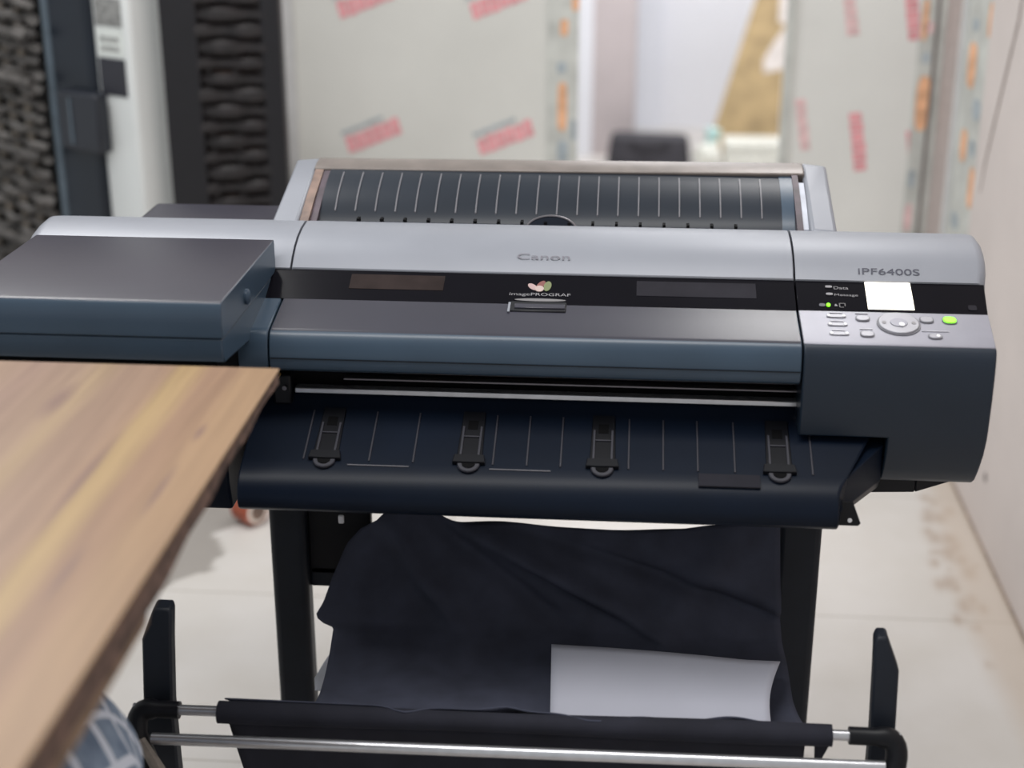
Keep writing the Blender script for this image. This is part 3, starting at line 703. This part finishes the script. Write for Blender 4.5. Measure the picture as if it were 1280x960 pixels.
# corner flange with a bright screw
bm = B(); frame_poly(bm, Vector((0.276, 1.74, 0.73)), X, Vz, Vector((0, -1, 0)), [(-0.03, -0.0095), (0.020, -0.0095), (0.023, -0.006), (0.011, 0.024), (-0.03, 0.024)], 0, 0.003); fl = obj('mounting_flange', bm, 'black', PR, bevel=0.0008, seg=1)
bm = B(); tube(bm, [(0.2850, 1.738, 0.7285), (0.2850, 1.7355, 0.7285)], 0.0028, 10); obj('screw', bm, 'white', fl)

# roll cover at the back
FRy = lambda y: 1.0095 + (y - 2.07) * 0.300
bm = B(); loft(bm, [(-0.507, 2.065, 0.95), (-0.507, 2.065, 1.0085), (-0.507, 2.16, 1.0335), (-0.507, 2.248, 1.0575), (-0.507, 2.27, 1.052), (-0.507, 2.29, 0.95)],
               [(-0.470, 2.065, 0.95), (-0.470, 2.065, 1.0085), (-0.470, 2.16, 1.0385), (-0.470, 2.248, 1.0605), (-0.470, 2.27, 1.054), (-0.470, 2.29, 0.95)]); fr = obj('cover_side_arm', bm, 'silver', PR, bevel=0.004, seg=2, angle=40)
bm = B(); loft(bm, [(0.2515, 2.065, 0.95), (0.2515, 2.065, 1.0120), (0.2515, 2.16, 1.0435), (0.2515, 2.248, 1.0660), (0.2515, 2.27, 1.060), (0.2515, 2.29, 0.95)],
               [(0.2890, 2.065, 0.95), (0.2890, 2.065, 1.0090), (0.2890, 2.16, 1.0380), (0.2890, 2.243, 1.0640), (0.2890, 2.27, 1.052), (0.2890, 2.29, 0.95)]); obj('cover_side_arm', bm, 'silver', PR, bevel=0.006, seg=3, angle=40)
bm = B(); loft(bm, [(-0.472, y, z) for y, z in [(2.215, 1.030), (2.207, 1.0545), (2.222, 1.0600), (2.250, 1.0615), (2.262, 1.055), (2.27, 1.02)]],
               [(0.2535, y, z + 0.0045) for y, z in [(2.215, 1.030), (2.207, 1.0545), (2.222, 1.0600), (2.250, 1.0615), (2.262, 1.055), (2.27, 1.02)]]); obj('cover_top_bar', bm, 'warmgrey', PR, bevel=0.002, seg=2, angle=30)
RP = [(2.212, 1.0545), (2.195, 1.0515), (2.175, 1.0455), (2.155, 1.0375), (2.135, 1.0275), (2.115, 1.0135), (2.100, 0.999), (2.092, 0.985)]
bm = B(); prism(bm, RP + [(2.092, 0.95), (2.212, 0.95)], -0.446, 0.2160); rp = obj('roll_cover', bm, 'roll', PR, angle=30)
bm = B(); prism(bm, [(y + 0.002, z + 0.001) for y, z in RP] + [(2.092, 0.95), (2.212, 0.95)], 0.2162, 0.2345); obj('roll_cover_plate', bm, 'navy', PR, angle=30)
for k in range(22):
    x = -0.4243 + k * (0.6123 / 21)
    bm = B()
    pts = RP[1:6]
    ring2 = [(y, z + 0.0016) for y, z in pts] + [(y, z - 0.001) for y, z in reversed(pts)]
    prism(bm, ring2, x - 0.0010, x + 0.0010); obj('cover_rib', bm, 'rollrib', rp, smooth=False)
# notched strip and half-round grip at the foot of the cover
bm = B(); box(bm, -0.40, 0.16, 2.088, 2.096, 0.97, 1.0045); ns = obj('notched_strip', bm, 'tray', PR, bevel=0.001, seg=1)
for k in range(17):
    x = -0.388 + k * 0.0335
    bm = B(); box(bm, x, x + 0.004, 2.085, 2.098, 0.985, 1.0105); obj('strip_notch', bm, 'deep', ns)
bm = B(); frame_poly(bm, Vector((-0.1095, 2.087, 0.995)), X, Vector((0, 0.5, 0.866)), Vector((0, -0.866, 0.5)), [(0.037 * math.cos(a), 0.024 * math.sin(a)) for a in [PI * k / 18 for k in range(19)]], -0.004, 0.004); gr = obj('cover_grip', bm, 'tray', PR, bevel=0.0012, seg=2)
bm = B(); tube(bm, [Vector((-0.1095, 2.087, 0.995)) + X * (0.037 * math.cos(a)) + Vector((0, 0.5, 0.866)) * (0.024 * math.sin(a)) + Vector((0, -0.866, 0.5)) * 0.004 for a in [PI * k / 18 for k in range(19)]], 0.0016, 6); obj('grip_edge', bm, 'greyrod', gr)
# roll holder cheeks seen inside the arms
bm = B(); prism(bm, [(2.207, 1.0535), (2.14, 1.032), (2.075, 1.006), (2.075, 0.96), (2.207, 0.96)], -0.4695, -0.457); hc = obj('roll_holder_cheek', bm, 'amber', PR); hc['label'] = 'brown roll holder cheek'
bm = B(); prism(bm, [(2.207, 1.052), (2.14, 1.029), (2.075, 1.000), (2.075, 0.96), (2.207, 0.96)], -0.4565, -0.4465); obj('roll_holder_cheek', bm, 'purple', PR)
bm = B(); prism(bm, [(2.207, 1.0575), (2.14, 1.034), (2.075, 1.006), (2.075, 0.96), (2.207, 0.96)], 0.2348, 0.2435); obj('roll_holder_cheek', bm, 'purple', PR)['label'] = 'dark purple roll holder cheek'
bm = B(); prism(bm, [(2.19, 1.050), (2.14, 1.034), (2.085, 1.008), (2.085, 0.96), (2.19, 0.96)], 0.2437, 0.2512); obj('roll_holder_cheek', bm, 'lining', PR)
bm = B(); prism(bm, [(2.10, 0.93), (2.11, 0.975), (2.14, 0.983), (2.26, 0.984), (2.28, 0.93)], -0.735, -0.507); obj('rear_housing', bm, 'slate', PR, bevel=0.006, seg=3)

# ------------------------------------------------------------------ stand with catch basket
ST = empty('printer_stand', (-0.115, 2.0, 0.0))
tag(ST, 'black printer stand with two legs and a cloth catch basket on metal rods', 'stand')
for x0, x1, s in ((-0.513, -0.459, -1), (0.225, 0.2865, 1)):
    bm = B(); box(bm, x0, x1, 1.965, 2.005, 0.1002, 0.699); lg = obj('leg', bm, 'legmat', ST, bevel=0.010, seg=4)
    xm = (x0 + x1) / 2
    bm = B(); box(bm, xm - 0.03, xm + 0.03, 1.52, 2.33, 0.055, 0.10); ft = obj('foot', bm, 'legmat', ST, bevel=0.008, seg=2)
    for y in (1.56, 2.29):
        bm = B(); tube(bm, [(xm - 0.012, y, 0.0285), (xm + 0.012, y, 0.0285)], 0.0285, 18)
        box(bm, xm - 0.006, xm + 0.006, y - 0.01, y + 0.01, 0.03, 0.058); obj('caster', bm, 'caster', ft, bevel=0.002, seg=1)
bm = B(); box(bm, -0.46, 0.233, 1.985, 2.02, 0.47, 0.505); obj('cross_beam', bm, 'legmat', ST, bevel=0.004)
bm = B(); box(bm, -0.461, -0.365, 1.985, 2.002, 0.490, 0.598); obj('gusset', bm, 'black', ST, bevel=0.004)
bm = B(); box(bm, 0.17, 0.228, 1.985, 2.002, 0.50, 0.620); obj('gusset', bm, 'black', ST, bevel=0.004)
for x, z in ((0.2165, 0.6325), (-0.397, 0.612)):
    bm = B(); box(bm, x - 0.004, x + 0.004, 1.925, 1.930, z - 0.007, z + 0.006); obj('hook_clip', bm, 'white', ST, bevel=0.002)['label'] = 'small white hook clip'
# basket arms: boxed uprights that lean back, elbows, bars
def arm(x0, x1, xt0, xt1):
    bm = B()
    rows = [(1.640, 0.101, x0, x1), (1.620, 0.40, x0, x1), (1.620, 0.49, x0, x1), (1.637, 0.574, x0, x1), (1.647, 0.607, xt0, xt1), (1.649, 0.614, xt0 + 0.003, xt1 - 0.002)]
    vr = [[bm.verts.new(p) for p in ((a, y, z), (b, y, z), (b, y + 0.022, z + 0.003), (a, y + 0.022, z + 0.003))] for y, z, a, b in rows]
    fs = []
    for a, b in zip(vr, vr[1:]):
        for k in range(4): fs.append(bm.faces.new((a[k], a[(k + 1) % 4], b[(k + 1) % 4], b[k])))
    fs.append(bm.faces.new(list(reversed(vr[0])))); fs.append(bm.faces.new(vr[-1])); bmesh.ops.recalc_face_normals(bm, faces=fs)
    return obj('basket_arm', bm, 'legmat', ST, bevel=0.003, seg=2)
al = arm(-0.600, -0.562, -0.588, -0.562); ar = arm(0.3135, 0.344, 0.3135, 0.331)
bm = B(); tube(bm, [(-0.605, 1.60, 0.4985), (0.345, 1.60, 0.5055)], 0.0068, 14); obj('front_bar', bm, 'steel', ST)
def elbow(x_in, x_out, z, s):
    bm = B()
    pts = [(x_in, 1.60, z), (x_in + (x_out - x_in) * 0.5, 1.60, z)] + arc((x_out - s * 0.022, 1.60, z), (x_out, 1.60, z), (x_out - s * 0.006, 1.585, z - 0.028), 7) + [(x_out - s * 0.016, 1.57, z - 0.060), (x_out - s * 0.028, 1.56, z - 0.095)]
    tube(bm, pts, [0.0112] * 2 + [0.0135] * 8 + [0.019, 0.019], 16)
    return obj('elbow_joint', bm, 'black', ST)
el = elbow(-0.546, -0.604, 0.4985, -1); er = elbow(0.284, 0.346, 0.505, 1)
bm = B(); tube(bm, [(-0.575, 1.572, 0.474), (0.325, 1.572, 0.4815)], 0.0075, 16); obj('lower_bar', bm, 'steel', ST)
bm = B(); tube(bm, [(-0.586, 1.562, 0.478), (-0.566, 1.548, 0.455), (-0.545, 1.535, 0.43), (-0.535, 1.53, 0.40)], [0.006, 0.008, 0.008, 0.007], 8); obj('tie_strap', bm, 'strap', el)

# basket cloth
def basket_cloth():
    path = [(1.955, 0.606), (1.945, 0.585), (1.932, 0.555), (1.918, 0.52), (1.905, 0.49), (1.885, 0.468), (1.85, 0.456), (1.80, 0.450), (1.74, 0.446), (1.69, 0.448), (1.655, 0.460), (1.632, 0.480), (1.620, 0.498), (1.610, 0.512)]
    n = len(path); nu = 72
    # resample
    seg = [0]
    for a, b in zip(path, path[1:]): seg.append(seg[-1] + math.hypot(b[0] - a[0], b[1] - a[1]))
    nv = 70; rows = []
    for j in range(nv + 1):
        d = seg[-1] * j / nv
        k = max(i for i in range(n) if seg[i] <= d + 1e-9); k = min(k, n - 2)
        t = (d - seg[k]) / (seg[k + 1] - seg[k]); rows.append((path[k][0] * (1 - t) + path[k + 1][0] * t, path[k][1] * (1 - t) + path[k + 1][1] * t, d / seg[-1]))
    # left and right edges as functions of height along the sheet
    Ls = [(0.0, -0.335), (0.04, -0.372), (0.09, -0.392), (0.20, -0.412), (0.28, -0.424), (0.315, -0.432), (0.335, -0.428), (0.36, -0.404), (0.46, -0.401), (0.60, -0.400), (0.74, -0.398), (0.86, -0.41), (0.93, -0.455), (1.0, -0.49)]
    Rs = [(0.0, 0.224), (0.35, 0.230), (0.6, 0.236), (0.8, 0.25), (1.0, 0.262)]
    def ip(T, v):
        for (a, b), (c, d) in zip(T, T[1:]):
            if a <= v <= c: return b + (d - b) * (v - a) / (c - a)
        return T[-1][1]
    bm = B(); G = []
    for y, z, v in rows:
        xl, xr_ = ip(Ls, v), ip(Rs, v); row = []
        for i in range(nu + 1):
            u = i / nu; x = xl + (xr_ - xl) * u
            back = max(0.0, 1 - v / 0.42)
            dy = dz = 0.0
            # folds fanning out of the upper left corner and a sag in the middle of the top edge
            for cx, sl, w, h in ((-0.34, 0.9, 0.020, 0.016), (-0.27, 1.5, 0.022, -0.012), (-0.22, 2.2, 0.030, 0.018), (-0.14, 3.2, 0.035, -0.012), (0.02, 2.4, 0.05, 0.010), (0.16, -0.8, 0.03, 0.008)):
                q = (x - cx - sl * (0.60 - z)) / w
                dy -= 2.2 * h * math.exp(-q * q) * min(1, (v + 0.05) * 4) * (0.35 + 0.65 * back)
            sag = 0.014 * math.exp(-((x + 0.05) / 0.16) ** 2)
            lift = 0.030 * math.exp(-((x + 0.30) / 0.035) ** 2) + 0.020 * max(0, (x - 0.09) / 0.13)
            top = max(0, 1 - v / 0.16)
            dz += (lift - sag * 0.6) * top
            fl_ = max(0, min(1, (v - 0.35) / 0.1)) * max(0, min(1, (0.95 - v) / 0.1))
            dz += fl_ * (0.006 * math.sin(9 * x + 14 * v) + 0.004 * math.sin(23 * x - 8 * v))
            row.append(bm.verts.new((x, y + dy, z + dz)))
        G.append(row)
    for j in range(nv):
        for i in range(nu): bm.faces.new((G[j][i], G[j][i + 1], G[j + 1][i + 1], G[j + 1][i]))
    return bm
bc = obj('basket_cloth', basket_cloth(), 'cloth', ST, solid=0.002, angle=180)
# sleeve around the bar and the skirt below it
bm = B()
xs = [-0.497 + (0.264 + 0.497) * i / 40 for i in range(41)]
tube(bm, [(x, 1.603, 0.4985 + (x + 0.605) * 0.0074 - 0.003) for x in xs], [0.0135 + 0.0012 * math.sin(11 * x) for x in xs], 16); obj('bar_sleeve', bm, 'sleeve', ST)
def skirt():
    bm = B(); nu, nv = 60, 16; G = []
    for j in range(nv + 1):
        v = j / nv; row = []
        xl = -0.485 + 0.030 * v; xr_ = 0.232 - 0.01 * v
        for i in range(nu + 1):
            x = xl + (xr_ - xl) * i / nu
            row.append(bm.verts.new((x, 1.600 + 0.030 * v + 0.004 * math.sin(17 * x + 4 * v) * v, 0.4985 + (x + 0.605) * 0.0074 - 0.010 - 0.20 * v)))
        G.append(row)
    for j in range(nv):
        for i in range(nu): bm.faces.new((G[j][i], G[j][i + 1], G[j + 1][i + 1], G[j + 1][i]))
    return bm
obj('basket_skirt', skirt(), 'sleeve', ST, solid=0.002, angle=180)
bm = B(); frame_poly(bm, Vector((0.248, 1.606, 0.492)), X, Vz, N, [(-0.004, 0.0), (0.016, 0.0), (0.004, -0.030), (-0.002, -0.032)], 0, 0.003); obj('cloth_tail', bm, 'sleeve', ST)
# pale underside of the cloth turned over at the left
bm = B(); G = []
for j in range(11):
    v = j / 10; row = []
    for i in range(11):
        u = i / 10
        x = -0.434 + 0.050 * u; z = 0.365 + 0.078 * v * (0.25 + 0.75 * math.sin(u * PI / 2)) 
        row.append(bm.verts.new((x, 1.868 + 0.02 * u * v - 0.01 * u, z)))
    G.append(row)
for j in range(10):
    for i in range(10): bm.faces.new((G[j][i], G[j][i + 1], G[j + 1][i + 1], G[j + 1][i]))
obj('cloth_lining', bm, 'lining', ST, solid=0.0015, angle=180)['label'] = 'pale grey lining of the cloth'

# the sheet of paper in the basket
bm = B(); G = []
PC = {'tl': (-0.0895, 1.815, 0.488), 'tr': (0.2185, 1.790, 0.487), 'bl': (-0.083, 1.665, 0.464), 'br': (0.199, 1.662, 0.466)}
for j in range(13):
    v = j / 12; row = []
    for i in range(25):
        u = i / 24
        p = (Vector(PC['tl']) * (1 - u) + Vector(PC['tr']) * u) * (1 - v) + (Vector(PC['bl']) * (1 - u) + Vector(PC['br']) * u) * v
        p.x -= 0.008 * math.sin(PI * v) * max(0, u - 0.8) * 5
        p.z += 0.006 * math.sin(PI * u) * (1 - v) * 0.5 + 0.004 * max(0, u - 0.85) * 6 * (1 - v)
        row.append(bm.verts.new(p))
    G.append(row)
for j in range(12):
    for i in range(24): bm.faces.new((G[j][i], G[j][i + 1], G[j + 1][i + 1], G[j + 1][i]))
pp = obj('paper_sheet', bm, 'paper', None, solid=0.0008, angle=180)
tag(pp, 'blank pale grey sheet of paper lying in the black cloth basket', 'paper')

# ------------------------------------------------------------------ wooden table, lower left
TB = empty('wooden_table', (-1.0, 1.1, 0.0))
tag(TB, 'wooden table with a striped brown top and rough raw side edge', 'table')
bm = B(); box(bm, -1.62, -0.3872, 0.45, 1.5765, 0.9665, 0.970); obj('tabletop', bm, 'wood', TB, bevel=0.0012, seg=2)
# raw wooden edge with an uneven lower line
bm = B(); n = 60; up = []; lo = []
for i in range(n + 1):
    y = 0.45 + (1.574 - 0.45) * i / n
    t = 0.0125 + 0.019 * max(0, min(1, (1.55 - y) / 0.50)) + 0.0012 * math.sin(13 * y) + 0.001 * math.sin(41 * y) + 0.003 * max(0, 1 - abs(y - 1.10) / 0.06)
    up.append((y, 0.9685)); lo.append((y, 0.970 - t - 0.003))
ring_a = [(-0.3880 + 0.0006 * math.sin(60 * y), y, z) for y, z in up] + [(-0.3892 + 0.0010 * math.sin(45 * y), y, z) for y, z in reversed(lo)]
ring_b = [(-1.60, y, z) for y, z in up] + [(-1.60, y, z) for y, z in reversed(lo)]
loft(bm, ring_a, ring_b); obj('raw_edge', bm, 'edgewood', TB)
bm = B(); loft(bm, [(-0.440, 0.5, 0.945), (-0.392, 0.5, 0.945), (-0.392, 0.5, 0.910), (-0.440, 0.5, 0.910)], [(-0.440, 1.10, 0.945), (-0.391, 1.10, 0.945), (-0.391, 1.085, 0.922), (-0.440, 1.085, 0.922)]); obj('apron', bm, 'beamwood', TB, bevel=0.002)
for x, y in ((-0.47, 0.50), (-1.56, 0.50), (-1.56, 1.50), (-1.20, 1.50)):
    bm = B(); box(bm, x - 0.025, x + 0.025, y - 0.025, y + 0.025, 0, 0.955); obj('leg', bm, 'beamwood', TB, bevel=0.003)
bm = B(); box(bm, -1.56, -1.20, 1.485, 1.515, 0.88, 0.955); obj('apron', bm, 'beamwood', TB, bevel=0.002)

# stool with the patterned blue cushion under the table edge
SX, SY = -0.638, 1.25
SO = empty('stool', (SX, SY, 0)); tag(SO, 'low wooden stool under the table carrying the blue cushion', 'stool')
bm = B(); tube(bm, [(SX, SY, 0.405), (SX, SY, 0.43)], 0.16, 28); obj('seat', bm, 'beamwood', SO, bevel=0.004)
for sx in (-1, 1):
    for sy in (-1, 1):
        bm = B(); tube(bm, [(SX + sx * 0.09, SY + sy * 0.09, 0.41), (SX + sx * 0.12, SY + sy * 0.12, 0)], 0.014, 10); obj('leg', bm, 'beamwood', SO)
bm = B(); G = []; nu, nv = 48, 28
uvl = bm.loops.layers.uv.new('UVMap')
for j in range(nv + 1):
    th = PI * j / nv; row = []
    for i in range(nu):
        ph = 2 * PI * i / nu
        sp = lambda c, e: math.copysign(abs(c) ** e, c)
        r = math.sin(th) ** 0.8 * (0.72 + 0.28 * (1 - math.cos(th)) / 2 * 2 if th < PI / 2 else 1.0)
        x = 0.165 * r * sp(math.cos(ph), 0.8); y = 0.165 * r * sp(math.sin(ph), 0.8); z = 0.168 * sp(math.cos(th), 0.85)
        d = 1 + 0.05 * math.sin(3 * ph + 2 * th) * math.sin(th) + 0.03 * math.sin(7 * ph - 3 * th) * math.sin(th)
        row.append(bm.verts.new((SX + x * d, SY + y * d, 0.598 + z * d)))
    G.append(row)
for j in range(nv):
    for i in range(nu):
        k = (i + 1) % nu
        f = bm.faces.new((G[j][i], G[j + 1][i], G[j + 1][k], G[j][k]))
        for lp, (a, b) in zip(f.loops, ((i, j), (i, j + 1), (i + 1, j + 1), (i + 1, j))):
            th = PI * b / nv; ph = 2 * PI * a / nu
            lp[uvl].uv = (1.1 * (th / PI) * math.cos(ph) * 2, 1.1 * (th / PI) * math.sin(ph) * 2)
bmesh.ops.remove_doubles(bm, verts=bm.verts, dist=1e-5); bmesh.ops.recalc_face_normals(bm, faces=bm.faces)
cu = obj('patterned_cushion', bm, 'lattice', None, angle=180)
tag(cu, 'blue cushion with a pale crossing line pattern below the table edge', 'cushion')

# ------------------------------------------------------------------ left background
# white upright cabinet with a dark door edge, turned so its right corner is nearest
A0 = math.radians(-30)
FG = empty('white_cabinet', (-1.155, 3.46, 0.0), A0); tag(FG, 'tall white cabinet with a dark blue door edge and stickers', 'cabinet')
bm = B(); box(bm, -0.125, 0.0, 0.0, 0.135, 0.0, 1.75); obj('body', bm, 'fridge', FG, local=True, bevel=0.012, seg=3)
bm = B(); box(bm, -0.285, -0.118, -0.012, 0.12, 0.02, 1.74); dd = obj('door', bm, 'fridgedark', FG, local=True, bevel=0.025, seg=4)
bm = B(); tube(bm, [(-0.275, -0.006, 0.03), (-0.275, -0.006, 1.73)], 0.014, 12); obj('door_edge_highlight', bm, 'greyblue', dd, local=True)  # paler tube paints the highlight along the door's rounded edge
bm = B(); box(bm, -0.225, -0.085, -0.045, -0.006, 0.79, 0.93); hd = obj('door_handle', bm, 'handle', dd, local=True, bevel=0.006, seg=2)
bm = B(); box(bm, -0.182, -0.174, -0.048, -0.044, 0.805, 0.915); obj('handle_groove', bm, 'greyblue', hd, local=True)
for z0, z1, m in ((0.925, 1.012, 'sticker'), (1.016, 1.080, 'stickerwhite'), (1.085, 1.150, 'stickergrey'), (1.152, 1.24, 'stickerwhite')):
    bm = B(); box(bm, -0.112, -0.022, -0.0015, 0.0005, z0, z1); s_ = obj('sticker', bm, m, FG, local=True)
    if m == 'stickerwhite' and z0 < 1.1:
        for r in range(2):
            for c in range(3):
                bm = B(); box(bm, -0.098 + c * 0.022, -0.082 + c * 0.022, -0.0022, -0.001, z0 + 0.012 + r * 0.022, z0 + 0.024 + r * 0.022); obj('sticker_print', bm, 'stickergrey', s_, local=True)

# woven panels
def weave(bm, x0, x1, z0, z1, pitch, stake, amp, slope, h, n_seg, mi=0, seed=1, jitter=0.0, curve=0.0):
    r = random.Random(seed); k = 0; z = z0
    while z < z1:
        pts = []
        for i in range(n_seg + 1):
            x = x0 + (x1 - x0) * i / n_seg
            s = math.cos(PI * (x - x0) / stake + k * PI)
            zz = z + slope * (x - x0) + curve * (x - x0) * max(0, (0.95 - z)) + r.uniform(-jitter, jitter)
            pts.append((x, -amp * s, zz))
        tube(bm, pts, h * r.uniform(0.85, 1.12), 7, mi=mi)
        z += pitch; k += 1
BR = empty('black_rattan_screen', (-0.94, 3.52, 0.0), math.radians(4)); tag(BR, 'black woven rattan screen standing beside the white cabinet', 'screen')
bm = B(); box(bm, -0.155, -0.068, -0.02, 0.03, 0, 1.72); obj('frame_post', bm, 'rattanflat', BR, local=True, bevel=0.004)
bm = B(); box(bm, 0.080, 0.124, -0.02, 0.03, 0, 1.72); obj('frame_post', bm, 'rattanflat', BR, local=True, bevel=0.004)
bm = B(); box(bm, -0.155, 0.124, -0.02, 0.03, 1.72, 1.78); obj('frame_rail', bm, 'rattanflat', BR, local=True, bevel=0.004)
bm = B(); weave(bm, -0.075, 0.095, 0.40, 1.45, 0.0375, 0.062, 0.006, 0.0, 0.0180, 24, seed=4, curve=0.32); obj('woven_strands', bm, 'rattan', BR, local=True)
bm = B()
for x in (-0.05, 0.012, 0.074): box(bm, x - 0.006, x + 0.006, -0.004, 0.004, 0.1, 1.72)
obj('stakes', bm, 'rattan', BR, local=True)
bm = B(); box(bm, -0.08, 0.10, 0.010, 0.020, 0.05, 1.72); obj('backing', bm, 'rattanbrown', BR, local=True)

WK = empty('wicker_panel', (-1.57, 3.65, 0.0), math.radians(-24)); tag(WK, 'grey wicker panel of loose weave left of the white cabinet', 'wicker panel')
bm = B(); box(bm, -0.55, 0.16, 0.03, 0.06, 0.0, 1.75); obj('backing', bm, 'wickerdark', WK, local=True)
bm = B(); weave(bm, -0.55, 0.155, 0.15, 1.40, 0.034, 0.052, 0.012, -0.12, 0.0130, 60, seed=11, jitter=0.006); obj('woven_strands', bm, 'wicker', WK, local=True)
bm = B()
for k in range(13):
    x = -0.53 + k * 0.052; tube(bm, [(x, 0.0, 0.05), (x + 0.01, 0.004, 0.7), (x, 0.0, 1.72)], 0.010, 7)
obj('stakes', bm, 'wickerbeige', WK, local=True)
bm = B()
for z in (0.36, 0.55, 0.78, 0.96, 1.07): tube(bm, [(-0.55, -0.03, z + 0.07), (0.155, -0.03, z - 0.02)], 0.0105, 8)
obj('cross_rails', bm, 'wicker', WK, local=True)

# ------------------------------------------------------------------ small things on the floor and in the next room
RT = empty('tape_roll', (-0.870, 3.19, 0.0)); tag(RT, 'small orange-brown roll lying on the floor behind the left leg of the printer stand', 'tape roll')
d = Vector((0.80, -0.60, 0.0)).normalized(); c0 = Vector((-0.882, 3.155, 0.0365))
bm = B(); tube(bm, [c0, c0 + d * 0.055], 0.036, 24); obj('wound_tape', bm, 'rust', RT, bevel=0.002)
bm = B(); tube(bm, [c0 + d * 0.05, c0 + d * 0.0575], 0.030, 24); co = obj('core', bm, 'rusty', RT, bevel=0.001)
bm = B(); tube(bm, [c0 + d * 0.056, c0 + d * 0.0582], 0.021, 20); obj('core_hole', bm, 'amber', co)

BG = empty('black_bag', (0.085, 7.0, 0.0)); tag(BG, 'flat black bag on the floor in the room beyond the doorway', 'bag')
bm = B(); loft(bm, [(-0.115, 6.92, 0), (0.275, 6.92, 0), (0.285, 7.1, 0), (-0.105, 7.1, 0)], [(-0.095, 6.95, 0.150), (0.262, 6.95, 0.142), (0.262, 7.07, 0.142), (-0.09, 7.07, 0.150)]); obj('body', bm, 'bag', BG, bevel=0.025, seg=3)
bm = B(); tube(bm, arc((0.0, 6.94, 0.13), (0.08, 6.90, 0.10), (0.17, 6.94, 0.13), 8), 0.008, 8); obj('handle', bm, 'bag', BG)
WB = empty('white_box', (0.55, 7.02, 0.0)); tag(WB, 'pale white box on the floor right of the black bag', 'box')
bm = B(); box(bm, 0.43, 0.70, 6.93, 7.12, 0, 0.10); obj('body', bm, 'whitebag', WB, bevel=0.008)
bm = B(); box(bm, 0.425, 0.705, 6.925, 7.125, 0.100, 0.122); obj('lid', bm, 'whitebag', WB, bevel=0.006)
WG = empty('white_plastic_bag', (0.37, 6.95, 0)); tag(WG, 'crumpled white plastic bag between the black bag and the white box', 'plastic bag')
bm = B(); bmesh.ops.create_icosphere(bm, subdivisions=3, radius=1.0)
for v in bm.verts:
    q = 1 + 0.12 * math.sin(5 * v.co.x + 3 * v.co.y) + 0.10 * math.sin(7 * v.co.z + 4 * v.co.x)
    v.co = Vector((0.355 + v.co.x * 0.062 * q, 6.95 + v.co.y * 0.06 * q, max(0.0, 0.06 + v.co.z * 0.07 * q)))
obj('body', bm, 'whitebag', WG)
bm = B(); tube(bm, [(0.36, 6.95, 0.11), (0.37, 6.95, 0.15), (0.375, 6.95, 0.185)], [0.018, 0.03, 0.036], 12); obj('knot', bm, 'cyan', WG)['label'] = 'pale cyan tied top'
CB_ = empty('cardboard_sheet', (0.6, 7.35, 0)); tag(CB_, 'brown cardboard sheet leaning on the wall beyond the doorway', 'cardboard')
o = Vector((0.0, 7.30, 0.0)); Vc = Vector((0, 0.16, 0.987)); Nc = Vector((0, -0.987, 0.16))
bm = B(); frame_poly(bm, o, X, Vc, Nc, [(0.36, 0.0), (0.705, 0.0), (0.712, 0.30), (0.72, 0.60), (0.70, 1.05), (0.66, 1.05)], 0, 0.006); cbm = obj('sheet', bm, 'card', CB_)
bm = B(); frame_poly(bm, o, X, Vc, Nc, [(0.615, 0.44), (0.66, 0.52), (0.715, 0.60), (0.714, 0.40), (0.62, 0.38)], 0.005, 0.008); obj('torn_patch', bm, 'cardpale', cbm)
bm = B(); frame_poly(bm, o, X, Vc, Nc, [(0.68, 0.62), (0.72, 0.60), (0.702, 0.9), (0.68, 0.9)], 0.005, 0.008); obj('torn_patch', bm, 'cardpale', cbm)
